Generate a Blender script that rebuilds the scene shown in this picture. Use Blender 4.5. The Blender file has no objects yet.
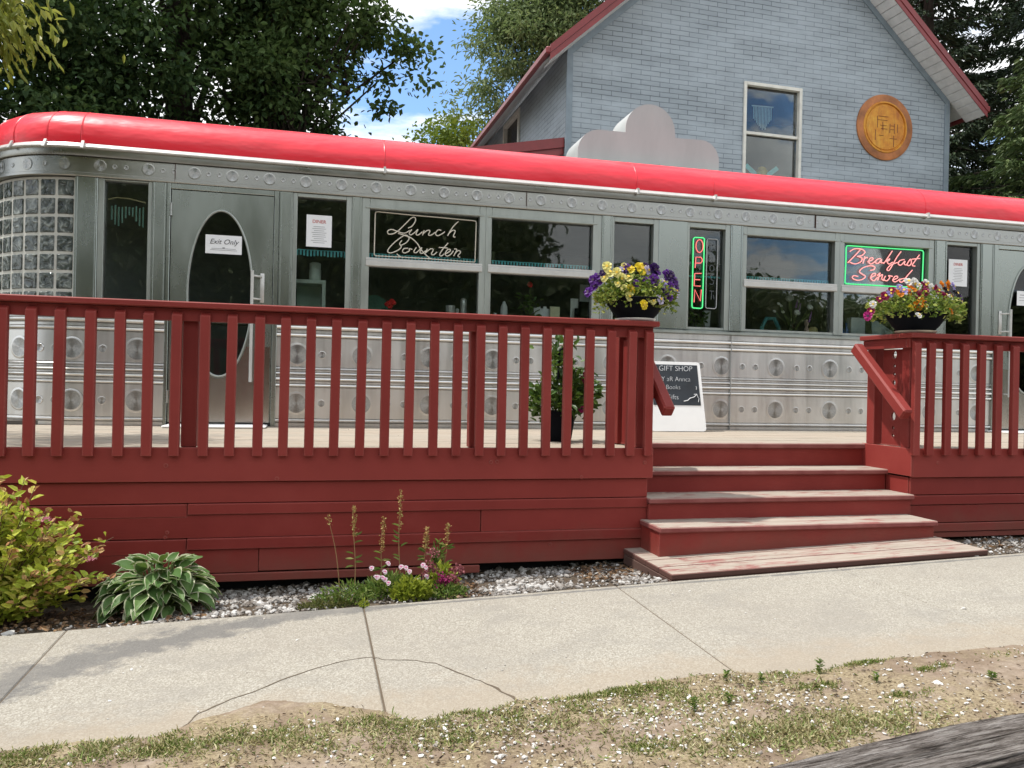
import bpy, bmesh, math, random
import numpy as np
from mathutils import Vector, Matrix
random.seed(7); RNG = np.random.default_rng(7)
scene = bpy.context.scene
COL = scene.collection
PI = math.pi

# ------------------------------------------------------------------ helpers
def tag(o, label=None, cat=None, group=None, kind=None):
    if label: o['label'] = label
    if cat: o['category'] = cat
    if group: o['group'] = group
    if kind: o['kind'] = kind
    return o

def thing(name, label, cat, loc=(0, 0, 0), group=None):
    o = bpy.data.objects.new(name, None)
    o.empty_display_size = 0.1
    COL.objects.link(o)
    o.location = loc
    return tag(o, label, cat, group)

def link(name, me, mats, parent=None, world=True):
    for m in mats: me.materials.append(m)
    o = bpy.data.objects.new(name, me)
    COL.objects.link(o)
    if parent is not None:
        o.parent = parent
        if world and parent.type == 'EMPTY':
            o.location = -Vector(parent.location)
    return o

class MB:
    """collects shapes into one mesh"""
    def __init__(s):
        s.bm = bmesh.new(); s.uv = s.bm.loops.layers.uv.new('UVMap')
    def _fin(s, verts, mi, bev=0.0):
        fs = set(f for v in verts for f in v.link_faces)
        for f in fs: f.material_index = mi
        if bev > 0:
            es = list(set(e for v in verts for e in v.link_edges))
            r = bmesh.ops.bevel(s.bm, geom=es, offset=bev, segments=1, affect='EDGES', profile=0.5)
            for f in r['faces']: f.material_index = mi
    def box(s, x0, x1, y0, y1, z0, z1, mi=0, bev=0.0):
        r = bmesh.ops.create_cube(s.bm, size=1.0)
        for v in r['verts']:
            v.co = Vector(((x0+x1)/2 + v.co.x*(x1-x0), (y0+y1)/2 + v.co.y*(y1-y0), (z0+z1)/2 + v.co.z*(z1-z0)))
        s._fin(r['verts'], mi, bev)
        return r['verts']
    def hexa(s, pts, mi=0, bev=0.0):
        """8 points: bottom 4 (ccw) then top 4"""
        vs = [s.bm.verts.new(p) for p in pts]
        for idx in ((3,2,1,0),(4,5,6,7),(0,1,5,4),(1,2,6,5),(2,3,7,6),(3,0,4,7)):
            s.bm.faces.new([vs[i] for i in idx])
        s._fin(vs, mi, bev)
    def bar(s, p0, p1, w, h, mi=0, bev=0.0, up=(0,0,1)):
        p0 = Vector(p0); p1 = Vector(p1); d = (p1-p0).normalized()
        sd = d.cross(Vector(up))
        if sd.length < 1e-4: sd = d.cross(Vector((0,1,0)))
        sd.normalize(); u = sd.cross(d).normalized()
        c = [(-1,-1),(1,-1),(1,1),(-1,1)]
        s.hexa([p0+sd*a*w/2+u*b*h/2 for a,b in c]+[p1+sd*a*w/2+u*b*h/2 for a,b in c], mi, bev)
    def tube(s, pts, r, n=8, mi=0, cap=True, closed=False):
        pts = [Vector(p) for p in pts]; m = len(pts)
        rs = r if isinstance(r, (list, tuple)) else [r]*m
        rings = []; prev = None
        for i, p in enumerate(pts):
            if closed: t = pts[(i+1) % m] - pts[i-1]
            else: t = pts[min(i+1, m-1)] - pts[max(i-1, 0)]
            if t.length < 1e-9: t = Vector((0,0,1))
            t.normalize()
            if prev is None:
                a = Vector((0,0,1)) if abs(t.z) < .9 else Vector((1,0,0))
                nrm = t.cross(a).normalized()
            else:
                nrm = (prev - t*prev.dot(t))
                if nrm.length < 1e-6: nrm = t.orthogonal()
                nrm.normalize()
            prev = nrm; bn = t.cross(nrm)
            rings.append([s.bm.verts.new(p + (nrm*math.cos(2*PI*k/n) + bn*math.sin(2*PI*k/n))*rs[i]) for k in range(n)])
        rng = range(m) if closed else range(m-1)
        for i in rng:
            a, b = rings[i], rings[(i+1) % m]
            for k in range(n):
                f = s.bm.faces.new((a[k], a[(k+1) % n], b[(k+1) % n], b[k])); f.material_index = mi
        if cap and not closed:
            f = s.bm.faces.new(rings[0][::-1]); f.material_index = mi
            f = s.bm.faces.new(rings[-1]); f.material_index = mi
    def lathe(s, prof, c=(0,0,0), n=24, mi=0, sx=1.0, sy=1.0):
        rings = []
        for r, z in prof:
            if r < 1e-6: rings.append([s.bm.verts.new((c[0], c[1], c[2]+z))])
            else: rings.append([s.bm.verts.new((c[0]+sx*r*math.cos(2*PI*k/n), c[1]+sy*r*math.sin(2*PI*k/n), c[2]+z)) for k in range(n)])
        for a, b in zip(rings[:-1], rings[1:]):
            for k in range(n):
                k2 = (k+1) % n
                if len(a) == 1 and len(b) == 1: continue
                if len(a) == 1: vs = (a[0], b[k2], b[k])
                elif len(b) == 1: vs = (a[k], a[k2], b[0])
                else: vs = (a[k], a[k2], b[k2], b[k])
                f = s.bm.faces.new(vs); f.material_index = mi
    def quad(s, pts, mi=0):
        f = s.bm.faces.new([s.bm.verts.new(p) for p in pts]); f.material_index = mi
        return f
    def strip(s, rows, mi=0, mif=None):
        """grid of points -> quads"""
        V = [[s.bm.verts.new(p) for p in r] for r in rows]
        for i in range(len(V)-1):
            for j in range(len(V[0])-1):
                f = s.bm.faces.new((V[i][j], V[i][j+1], V[i+1][j+1], V[i+1][j]))
                f.material_index = mi if mif is None else mif(i, j)
        return V
    def disc(s, cx, y, cz, r, mi=0, n=28, dep=0.006, nrm=None):
        """engine-turned shallow dish with a raised rim, facing -Y (or along nrm)"""
        if nrm is None: nx, ny = 0.0, -1.0
        else: nx, ny = nrm
        tx, ty = -ny, nx
        prof = [(0.02, .15), (.35, .30), (.80, .80), (.88, 1.0), (.95, 1.0), (1.08, 0.0)]
        prof = [(r*a, dep*b) for a, b in prof]
        rings = []
        for q, d in prof:
            rings.append([s.bm.verts.new((cx+tx*q*math.cos(2*PI*k/n)+nx*d, y+ty*q*math.cos(2*PI*k/n)+ny*d, cz+q*math.sin(2*PI*k/n))) for k in range(n)])
        for i, (a, b) in enumerate(zip(rings[:-1], rings[1:])):
            for k in range(n):
                k2 = (k+1) % n
                f = s.bm.faces.new((a[k], b[k], b[k2], a[k2])); f.material_index = mi if i < 3 else max(mi-1, 0)
                uu = (k/n, k/n, (k+1)/n, (k+1)/n); vv = (i, i+1, i+1, i)
                for l, u_, v_ in zip(f.loops, uu, vv): l[s.uv].uv = (u_, v_/6)
        f = s.bm.faces.new(rings[0][::-1]); f.material_index = mi
        for l in f.loops: l[s.uv].uv = (0.5, 0.0)
    def plate(s, outer, holes, fn, thick, mi=0):
        """flat plate with holes: outer/holes are 2-D loops, fn(u,v,w) maps to 3-D, w runs 0..thick"""
        bm2 = bmesh.new()
        for loop in [outer]+list(holes):
            vs = [bm2.verts.new((p[0], p[1], 0)) for p in loop]
            for i in range(len(vs)): bm2.edges.new((vs[i], vs[(i+1) % len(vs)]))
        bmesh.ops.triangle_fill(bm2, use_beauty=True, use_dissolve=False, edges=bm2.edges[:])
        bm2.normal_update(); bm2.verts.index_update()
        tris = [[tuple(v.co[:2]) for v in f.verts] for f in bm2.faces]
        bm2.free()
        cache = {}
        def V(p, w):
            k = (round(p[0], 5), round(p[1], 5), w)
            if k not in cache: cache[k] = s.bm.verts.new(fn(p[0], p[1], w))
            return cache[k]
        for t in tris:
            f = s.bm.faces.new([V(p, 0.0) for p in t]); f.material_index = mi
            f = s.bm.faces.new([V(p, thick) for p in t][::-1]); f.material_index = mi
        for loop in [outer]+list(holes):
            for i in range(len(loop)):
                a, b = loop[i], loop[(i+1) % len(loop)]
                try:
                    f = s.bm.faces.new((V(a, 0.0), V(b, 0.0), V(b, thick), V(a, thick))); f.material_index = mi
                except ValueError: pass
    def build(s, name, mats, parent=None, smooth=None, recalc=True):
        if recalc: bmesh.ops.recalc_face_normals(s.bm, faces=s.bm.faces[:])
        me = bpy.data.meshes.new(name); s.bm.to_mesh(me); s.bm.free()
        if smooth is not None:
            me.polygons.foreach_set('use_smooth', [True]*len(me.polygons))
            me.set_sharp_from_angle(angle=math.radians(smooth))
        if not isinstance(mats, (list, tuple)): mats = [mats]
        return link(name, me, mats, parent)

def np_mesh(name, V, F, mats, parent=None, mi=None, smooth=False):
    V = np.asarray(V, np.float32).reshape(-1, 3); F = np.asarray(F, np.int32)
    k = F.shape[1]; me = bpy.data.meshes.new(name)
    me.vertices.add(len(V)); me.vertices.foreach_set('co', V.ravel())
    me.loops.add(F.size); me.loops.foreach_set('vertex_index', F.ravel())
    me.polygons.add(len(F)); me.polygons.foreach_set('loop_start', np.arange(0, F.size, k, dtype=np.int32))
    if mi is not None: me.polygons.foreach_set('material_index', np.asarray(mi, np.int32))
    me.polygons.foreach_set('use_smooth', [smooth]*len(F))
    me.update(calc_edges=True)
    if not isinstance(mats, (list, tuple)): mats = [mats]
    return link(name, me, mats, parent)

def unit(a):
    return a/np.maximum(np.linalg.norm(a, axis=-1, keepdims=True), 1e-9)

LEAF_V = np.array([(0,0,0),(.32,.5,.10),(.74,.36,.06),(1,0,-.10),(.74,-.36,.06),(.32,-.5,.10)])
LEAF_F = np.array([(0,1,2,3),(0,3,4,5)])
def leaves(P, D, L, W, N=None, tv=LEAF_V, tf=LEAF_F):
    """leaf faces: roots P, directions D, lengths L, widths W"""
    n = len(P); D = unit(np.asarray(D, float))
    if N is None: N = RNG.normal(size=(n, 3)) + np.array((0, 0, 1.2))
    S = unit(np.cross(N, D)); U = np.cross(D, S)
    L = np.broadcast_to(np.asarray(L, float), (n,))[:, None, None]; W = np.broadcast_to(np.asarray(W, float), (n,))[:, None, None]
    V = P[:, None, :] + tv[None, :, 0:1]*L*D[:, None, :] + tv[None, :, 1:2]*W*S[:, None, :] + tv[None, :, 2:3]*L*U[:, None, :]
    F = tf[None] + (np.arange(n)*len(tv))[:, None, None]
    return V.reshape(-1, 3), F.reshape(-1, tf.shape[1])

# ------------------------------------------------------------------ materials
MATS = {}
def nt(name):
    m = bpy.data.materials.new(name); m.use_nodes = True
    t = m.node_tree; t.nodes.clear()
    out = t.nodes.new('ShaderNodeOutputMaterial')
    return m, t, out
class N:
    def __init__(s, t): s.t = t
    def n(s, typ, **kw):
        nd = s.t.nodes.new('ShaderNode'+typ)
        for k, v in kw.items():
            if k in nd.inputs: pass
            setattr(nd, k, v)
        return nd
    def l(s, a, b): s.t.links.new(a, b)
    def coord(s, scale=(1,1,1), rot=(0,0,0), kind='Object'):
        c = s.n('TexCoord'); mp = s.n('Mapping')
        mp.inputs['Scale'].default_value = scale; mp.inputs['Rotation'].default_value = rot
        s.l(c.outputs[kind], mp.inputs['Vector']); return mp.outputs['Vector']
    def noise(s, vec, scale=5, detail=4, rough=.55, dist=0):
        nd = s.n('TexNoise'); nd.inputs['Scale'].default_value = scale; nd.inputs['Detail'].default_value = detail
        nd.inputs['Roughness'].default_value = rough; nd.inputs['Distortion'].default_value = dist
        if vec is not None: s.l(vec, nd.inputs['Vector'])
        return nd.outputs['Fac']
    def ramp(s, fac, stops, interp='LINEAR'):
        r = s.n('ValToRGB'); r.color_ramp.interpolation = interp
        e = r.color_ramp.elements
        while len(e) < len(stops): e.new(0.5)
        for el, (p, c) in zip(e, stops):
            el.position = p; el.color = (*c, 1) if len(c) == 3 else c
        s.l(fac, r.inputs['Fac']); return r.outputs['Color']
    def mix(s, fac, a, b, blend='MIX'):
        m = s.n('Mix'); m.data_type = 'RGBA'; m.blend_type = blend
        for sock, v in ((m.inputs[0], fac), (m.inputs[6], a), (m.inputs[7], b)):
            if hasattr(v, 'links') or isinstance(v, bpy.types.NodeSocket): s.l(v, sock)
            elif isinstance(v, (int, float)): sock.default_value = v
            else: sock.default_value = (*v, 1) if len(v) == 3 else v
        return m.outputs[2]
    def math(s, op, a, b=0.0, clamp=False):
        m = s.n('Math'); m.operation = op; m.use_clamp = clamp
        for sock, v in ((m.inputs[0], a), (m.inputs[1], b)):
            if isinstance(v, bpy.types.NodeSocket): s.l(v, sock)
            else: sock.default_value = v
        return m.outputs[0]
    def bump(s, h, strength=.3, dist=.01):
        b = s.n('Bump'); b.inputs['Strength'].default_value = strength; b.inputs['Distance'].default_value = dist
        s.l(h, b.inputs['Height']); return b.outputs['Normal']
    def pbsdf(s, color, rough=.5, metal=0.0, normal=None, spec=.5, **kw):
        p = s.n('BsdfPrincipled')
        for nm, v in (('Base Color', color), ('Roughness', rough), ('Metallic', metal), ('Specular IOR Level', spec)):
            if isinstance(v, bpy.types.NodeSocket): s.l(v, p.inputs[nm])
            elif isinstance(v, (tuple, list)): p.inputs[nm].default_value = (*v, 1) if len(v) == 3 else v
            else: p.inputs[nm].default_value = v
        if normal is not None: s.l(normal, p.inputs['Normal'])
        for k, v in kw.items():
            p.inputs[k.replace('_', ' ')].default_value = v
        return p

def simple(name, color, rough=.5, metal=0.0, spec=.5, var=.12, vscale=6, bump=0.0, **kw):
    m, t, out = nt(name); g = N(t)
    v = g.coord(); f = g.noise(v, vscale, 5, .6)
    c0 = tuple(max(0, x*(1-var)) for x in color); c1 = tuple(min(1, x*(1+var)) for x in color)
    col = g.ramp(f, [(.3, c0), (.7, c1)])
    nb = g.bump(g.noise(v, vscale*8, 4), bump, .004) if bump > 0 else None
    p = g.pbsdf(col, rough, metal, nb, spec, **kw)
    g.l(p.outputs[0], out.inputs[0]); return m

def emis(name, color, strength):
    m, t, out = nt(name); g = N(t)
    p = g.pbsdf(tuple(c*.5 for c in color), .3)
    p.inputs['Emission Color'].default_value = (*color, 1); p.inputs['Emission Strength'].default_value = strength
    g.l(p.outputs[0], out.inputs[0]); return m

def foliage(name, stops, trans=.35, rough=.5, spec=.3, tcol=None):
    """stops: colour ramp over per-leaf random value"""
    m, t, out = nt(name); g = N(t)
    geo = g.n('NewGeometry')
    col = g.ramp(geo.outputs['Random Per Island'], stops)
    p = g.pbsdf(col, rough, 0, None, spec)
    tr = g.n('BsdfTranslucent'); g.l(g.mix(.5, col, tcol or (.18, .26, .03)), tr.inputs[0])
    mx = g.n('MixShader'); mx.inputs[0].default_value = trans
    g.l(p.outputs[0], mx.inputs[1]); g.l(tr.outputs[0], mx.inputs[2]); g.l(mx.outputs[0], out.inputs[0])
    return m

def red_paint():
    m, t, out = nt('red_deck_paint'); g = N(t)
    v = g.coord((1, 1, 1)); f = g.noise(v, 2.2, 6, .6)
    col = g.ramp(f, [(.25, (.178, .022, .018)), (.55, (.218, .029, .024)), (.8, (.252, .043, .036))])
    vs = g.coord((1.2, 14, 22)); st = g.noise(vs, 3, 6, .7)
    col = g.mix(g.ramp(st, [(.62, (0,0,0)), (.74, (.35,.35,.35))]), col, (.145, .015, .012))
    # chips and scuffs showing old wood
    ch = g.noise(g.coord((3, 9, 16)), 6, 7, .75)
    col = g.mix(g.ramp(ch, [(.735, (0,0,0)), (.765, (.7,.7,.7))]), col, (.33, .20, .17))
    nb = g.bump(g.math('ADD', st, g.math('MULTIPLY', ch, .6)), .22, .004)
    isl = g.n('NewGeometry'); oi = g.n('ObjectInfo')
    vv = g.math('ADD', g.math('MULTIPLY', isl.outputs['Random Per Island'], .55), g.math('MULTIPLY', oi.outputs['Random'], .45))
    col = g.mix(g.ramp(vv, [(.15, (.38,.38,.38)), (.5, (0,0,0))]), col, (.15, .018, .016))
    col = g.mix(g.ramp(vv, [(.55, (0,0,0)), (.9, (.4,.4,.4))]), col, (.30, .052, .043))
    bv = g.n('Bevel'); bv.samples = 3; bv.inputs['Radius'].default_value = .007
    geo = g.n('NewGeometry'); dt = g.n('VectorMath'); dt.operation = 'DOT_PRODUCT'; g.l(bv.outputs[0], dt.inputs[0]); g.l(geo.outputs['Normal'], dt.inputs[1])
    wear = g.math('MULTIPLY', g.math('SUBTRACT', 1.0, dt.outputs['Value']), g.math('MULTIPLY', g.noise(g.coord((2, 6, 6)), 9, 6, .75), 5.0), True)
    col = g.mix(g.math('MULTIPLY', wear, .75), col, (.40, .16, .13))
    # splashed dirt near the ground
    sz = g.n('SeparateXYZ'); g.l(g.n('TexCoord').outputs['Object'], sz.inputs[0])
    lowz = g.math('ADD', g.math('SUBTRACT', sz.outputs[2], g.math('MULTIPLY', sz.outputs[0], .035)), g.math('MULTIPLY', g.math('SUBTRACT', g.noise(g.coord(), 7, 7, .7), .5), .35))
    col = g.mix(g.ramp(lowz, [(.0, (.5,.5,.5)), (.22, (0,0,0))]), col, (.16, .075, .055))
    p = g.pbsdf(col, .55, 0, nb, .22); g.l(p.outputs[0], out.inputs[0]); return m

def peeling_tread(name='peeling_tread_paint', side=None, th=.56):
    m, t, out = nt(name); g = N(t)
    c = g.n('TexCoord'); sep = g.n('SeparateXYZ'); g.l(c.outputs['Object'], sep.inputs[0])
    wood = g.ramp(g.noise(g.coord((1.0, 18, 18)), 3, 6, .65), [(.3, (.24, .20, .16)), (.55, (.36, .31, .26)), (.8, (.46, .405, .345))])
    red = g.ramp(g.noise(g.coord(), 5, 5), [(.3, (.19, .045, .042)), (.7, (.28, .10, .09))])
    k = g.noise(g.coord((1.3, 4.5, 4.5)), 2.6, 8, .72, .4)
    fac = g.ramp(k, [(th-.05, (0,0,0)), (th+.03, (.55,.55,.55)), (th+.10, (1,1,1))])
    geo = g.n('NewGeometry'); sn = g.n('SeparateXYZ'); g.l(geo.outputs['Normal'], sn.inputs[0])
    up = g.ramp(sn.outputs[2], [(.6, (0,0,0)), (.9, (1,1,1))])     # worn only on the walked faces
    up2 = g.mix(up, (1, 1, 1), fac)
    col = g.mix(up2, wood, red)
    if side: col = g.mix(up, side, col)
    nb = g.bump(fac, .25, .003)
    p = g.pbsdf(col, .7, 0, nb, .25); g.l(p.outputs[0], out.inputs[0]); return m

def deck_wood():
    m, t, out = nt('weathered_deck_boards'); g = N(t)
    geo = g.n('NewGeometry')
    w = g.noise(g.coord((.9, 16, 16)), 3, 7, .68)
    col = g.ramp(w, [(.25, (.20, .17, .135)), (.5, (.34, .30, .245)), (.78, (.46, .41, .345))])
    col = g.mix(g.ramp(geo.outputs['Random Per Island'], [(0, (0,0,0)), (1, (.45,.45,.45))]), col, (.40, .32, .25))
    k = g.noise(g.coord((.8, 5, 5)), 3, 8, .75)
    col = g.mix(g.ramp(k, [(.62, (0,0,0)), (.68, (.6,.6,.6))]), col, (.33, .12, .10))
    p = g.pbsdf(col, .8, 0, g.bump(w, .3, .004), .2); g.l(p.outputs[0], out.inputs[0]); return m

def steel(name, base=(.60, .60, .585), rough=.30, streak=(1, 1, .06), tint=None, metal=1.0, scale=9, con=1.0):
    m, t, out = nt(name); g = N(t)
    f = g.noise(g.coord(streak), scale, 6, .65)
    big = g.noise(g.coord((.7, .7, .35)), 2.5, 5, .6)
    c0 = tuple(x*(1-.16*con) for x in base); c1 = tuple(min(1, x*(1+.08*con)) for x in base)
    col = g.ramp(f, [(.3, c0), (.52, base), (.75, c1)])
    col = g.mix(g.ramp(big, [(.35, (.35,.35,.35)), (.7, (0,0,0))]), col, tuple(x*.62 for x in base))
    rg = g.ramp(g.math('ADD', g.math('MULTIPLY', f, .5), g.math('MULTIPLY', big, .5)), [(.3, (rough*.75,)*3), (.7, (rough*1.45,)*3)])
    nb = g.bump(g.math('ADD', f, g.math('MULTIPLY', big, 1.6)), .045, .01)
    p = g.pbsdf(col, rg, metal, nb, .5); g.l(p.outputs[0], out.inputs[0]); return m

def turned_steel():
    m, t, out = nt('engine_turned_steel'); g = N(t)
    f = g.noise(g.coord((1,1,1)), 60, 3)
    col = g.ramp(f, [(.3, (.33, .33, .325)), (.7, (.46, .46, .45))])
    p = g.pbsdf(col, .36, 1.0)
    p.inputs['Anisotropic'].default_value = .85
    tg = g.n('Tangent'); tg.direction_type = 'UV_MAP'; tg.uv_map = 'UVMap'
    g.l(tg.outputs[0], p.inputs['Tangent'])
    g.l(p.outputs[0], out.inputs[0]); return m

def glass(name, tint=(.90, .94, .93), ior=1.58):
    m, t, out = nt(name); g = N(t)
    tr = g.n('BsdfTransparent'); tr.inputs[0].default_value = (*tint, 1)
    gl = g.n('BsdfGlossy'); gl.inputs['Roughness'].default_value = .015
    nb = g.bump(g.noise(g.coord(), 1.6, 2), .06, .05)
    g.l(nb, gl.inputs['Normal'])
    fr = g.n('Fresnel'); fr.inputs[0].default_value = ior
    mx = g.n('MixShader'); g.l(fr.outputs[0], mx.inputs[0]); g.l(tr.outputs[0], mx.inputs[1]); g.l(gl.outputs[0], mx.inputs[2])
    g.l(mx.outputs[0], out.inputs[0]); return m

def glass_block():
    m, t, out = nt('glass_block'); g = N(t)
    v = g.coord(); w = g.noise(v, 14, 3, .5, 1.2)
    col = g.ramp(w, [(.3, (.012, .017, .015)), (.52, (.07, .085, .078)), (.70, (.30, .33, .31))])
    p = g.pbsdf(col, .07, 0, g.bump(w, .55, .03), .7); g.l(p.outputs[0], out.inputs[0]); return m

def red_roof():
    m, t, out = nt('glossy_red_roof_skin'); g = N(t)
    f = g.noise(g.coord((.4, 1, 1)), 3, 4)
    col = g.ramp(f, [(.3, (.80, .020, .040)), (.7, (.88, .030, .055))])
    dirt = g.noise(g.coord((.3, 3, 2)), 4, 6, .7)
    col = g.mix(g.ramp(dirt, [(.50, (0,0,0)), (.80, (.45,.45,.45))]), col, (.48, .07, .07))
    rgh = g.ramp(g.noise(g.coord((.6, 3, 3)), 3, 6, .7), [(.3, (.28,.28,.28)), (.7, (.50,.50,.50))])
    p = g.pbsdf(col, rgh, 0, g.bump(g.math('ADD', f, g.math('MULTIPLY', g.noise(g.coord((1.1, 3, 3)), 1.6, 3), 2.2)), .30, .03), .5, Coat_Weight=.12, Coat_Roughness=.2)
    g.l(p.outputs[0], out.inputs[0]); return m

def brick_siding(axis):
    m, t, out = nt('blue_grey_brick_siding_'+axis); g = N(t)
    c = g.n('TexCoord'); sp = g.n('SeparateXYZ'); g.l(c.outputs['Object'], sp.inputs[0])
    cb = g.n('CombineXYZ'); g.l(sp.outputs[0 if axis == 'x' else 1], cb.inputs[0]); g.l(sp.outputs[2], cb.inputs[1])
    # courses wander a little, as pressed sheets do
    wob = g.noise(c.outputs['Object'], .9, 3); wv = g.n('VectorMath'); wv.operation = 'SCALE'
    wc = g.n('CombineXYZ'); g.l(wob, wc.inputs[1]); g.l(wc.outputs[0], wv.inputs[0]); wv.inputs['Scale'].default_value = .03
    ad = g.n('VectorMath'); ad.operation = 'ADD'; g.l(cb.outputs[0], ad.inputs[0]); g.l(wv.outputs[0], ad.inputs[1])
    b = g.n('TexBrick'); b.offset = .5
    g.l(ad.outputs[0], b.inputs['Vector'])
    b.inputs['Scale'].default_value = 1.0; b.inputs['Brick Width'].default_value = .36; b.inputs['Row Height'].default_value = .086
    b.inputs['Mortar Size'].default_value = .0065; b.inputs['Mortar Smooth'].default_value = .3
    b.inputs['Color1'].default_value = (.285, .328, .362, 1); b.inputs['Color2'].default_value = (.325, .372, .408, 1)
    b.inputs['Mortar'].default_value = (.10, .12, .14, 1); b.inputs['Bias'].default_value = -.1
    col = b.outputs['Color']
    pat = g.noise(g.coord((.8, .8, 2.2)), 1.3, 6, .62)
    col = g.mix(g.ramp(pat, [(.38, (0,0,0)), (.70, (.6,.6,.6))]), col, (.47, .535, .59))
    pat2 = g.noise(g.coord((.7, .7, 1.6)), 2.1, 5, .6)
    col = g.mix(g.ramp(pat2, [(.5, (0,0,0)), (.8, (.35,.35,.35))]), col, (.22, .26, .295))
    h = g.math('ADD', g.math('MULTIPLY', b.outputs['Fac'], -1.0), g.math('MULTIPLY', pat, .35))
    p = g.pbsdf(col, .5, 0, g.bump(h, .5, .012), .45); g.l(p.outputs[0], out.inputs[0]); return m

def concrete():
    m, t, out = nt('exposed_aggregate_concrete'); g = N(t)
    v = g.coord()
    sp = g.n('TexVoronoi'); sp.inputs['Scale'].default_value = 165; g.l(v, sp.inputs['Vector'])
    col = g.ramp(sp.outputs['Color'], [(.1, (.225, .205, .168)), (.5, (.320, .298, .250)), (.9, (.45, .43, .375))])
    fine = g.noise(v, 160, 3)
    col = g.mix(g.ramp(fine, [(.38, (.4,.4,.4)), (.55, (0,0,0))]), col, (.20, .18, .15))
    big = g.noise(v, 1.1, 6, .6)
    col = g.mix(g.ramp(big, [(.35, (.45,.45,.45)), (.65, (0,0,0))]), col, (.255, .23, .195))
    # darker band with a ragged outline along the bed edge at the left end
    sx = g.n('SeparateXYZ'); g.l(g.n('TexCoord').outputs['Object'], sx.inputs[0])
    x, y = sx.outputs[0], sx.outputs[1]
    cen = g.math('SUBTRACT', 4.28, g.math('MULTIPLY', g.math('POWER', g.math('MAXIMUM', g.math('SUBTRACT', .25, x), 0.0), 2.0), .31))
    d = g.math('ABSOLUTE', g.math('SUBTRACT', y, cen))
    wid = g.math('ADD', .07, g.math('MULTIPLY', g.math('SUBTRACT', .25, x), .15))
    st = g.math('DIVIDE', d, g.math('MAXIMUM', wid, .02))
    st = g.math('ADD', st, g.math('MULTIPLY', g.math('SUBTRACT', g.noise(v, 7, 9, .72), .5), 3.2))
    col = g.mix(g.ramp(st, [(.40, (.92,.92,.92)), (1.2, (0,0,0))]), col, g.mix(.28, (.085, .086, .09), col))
    spot = g.noise(v, 19, 8, .8)
    col = g.mix(g.ramp(spot, [(.60, (0,0,0)), (.70, (.5,.5,.5))]), col, (.16, .14, .115))
    pat = g.noise(g.coord((1, 1.4, 1)), 2.6, 8, .68)
    col = g.mix(g.ramp(pat, [(.5, (0,0,0)), (.68, (.5,.5,.5))]), col, (.225, .21, .185))
    edge = g.math('ADD', g.math('SUBTRACT', y, 3.06), g.math('MULTIPLY', g.math('SUBTRACT', g.noise(v, 6, 6, .7), .5), .7))
    col = g.mix(g.ramp(edge, [(.0, (.5,.5,.5)), (.22, (0,0,0))]), col, (.30, .245, .18))
    p = g.pbsdf(col, .85, 0, g.bump(g.math('ADD', sp.outputs['Distance'], fine), .35, .004), .25)
    g.l(p.outputs[0], out.inputs[0]); return m

def dirt():
    m, t, out = nt('sandy_dirt_verge'); g = N(t)
    v = g.coord()
    a = g.noise(v, 3.0, 7, .65); b = g.noise(v, 26, 5, .7)
    col = g.ramp(a, [(.3, (.16, .115, .082)), (.5, (.25, .192, .145)), (.7, (.345, .285, .228))])
    col = g.mix(g.ramp(b, [(.4, (.55,.55,.55)), (.62, (0,0,0))]), col, (.15, .11, .072))
    th = g.noise(g.coord((1, 1.6, 1)), 75, 6, .75, .6)
    ar = g.noise(v, 4.5, 5, .6)
    tc_ = g.ramp(th, [(.36, (.085, .065, .04)), (.5, (.25, .20, .12)), (.62, (.40, .34, .22))])
    col = g.mix(g.ramp(ar, [(.42, (0,0,0)), (.58, (.75,.75,.75))]), col, tc_)
    s = g.n('TexVoronoi'); s.inputs['Scale'].default_value = 60; g.l(v, s.inputs['Vector'])
    sel = g.ramp(s.outputs['Color'], [(.80, (0,0,0)), (.83, (.9,.9,.9))])
    near = g.ramp(s.outputs['Distance'], [(.22, (1,1,1)), (.34, (0,0,0))])
    col = g.mix(g.mix(1.0, sel, near, 'MULTIPLY'), col, (.50, .475, .44))
    p = g.pbsdf(col, .95, 0, g.bump(g.math('ADD', a, b), .6, .02), .1); g.l(p.outputs[0], out.inputs[0]); return m

def soil(name='dark_bed_soil', c0=(.045, .034, .024), c1=(.15, .12, .09)):
    m, t, out = nt(name); g = N(t)
    v = g.coord(); b = g.noise(v, 30, 6, .7)
    col = g.ramp(b, [(.3, c0), (.7, c1)])
    p = g.pbsdf(col, .95, 0, g.bump(b, .7, .02), .1); g.l(p.outputs[0], out.inputs[0]); return m

def bark(name, c0, c1, sc=(6, 6, 1)):
    m, t, out = nt(name); g = N(t)
    f = g.noise(g.coord(sc), 3, 7, .7)
    p = g.pbsdf(g.ramp(f, [(.3, c0), (.7, c1)]), .9, 0, g.bump(f, .8, .03), .15); g.l(p.outputs[0], out.inputs[0]); return m

def pebble(name, stops, rough=.6):
    m, t, out = nt(name); g = N(t)
    geo = g.n('NewGeometry')
    col = g.ramp(geo.outputs['Random Per Island'], stops)
    col = g.mix(g.ramp(g.noise(g.coord(), 60, 4), [(.5, (0,0,0)), (.75, (.4,.4,.4))]), col, (.45, .42, .38))
    p = g.pbsdf(col, rough, 0, None, .35); g.l(p.outputs[0], out.inputs[0]); return m

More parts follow.
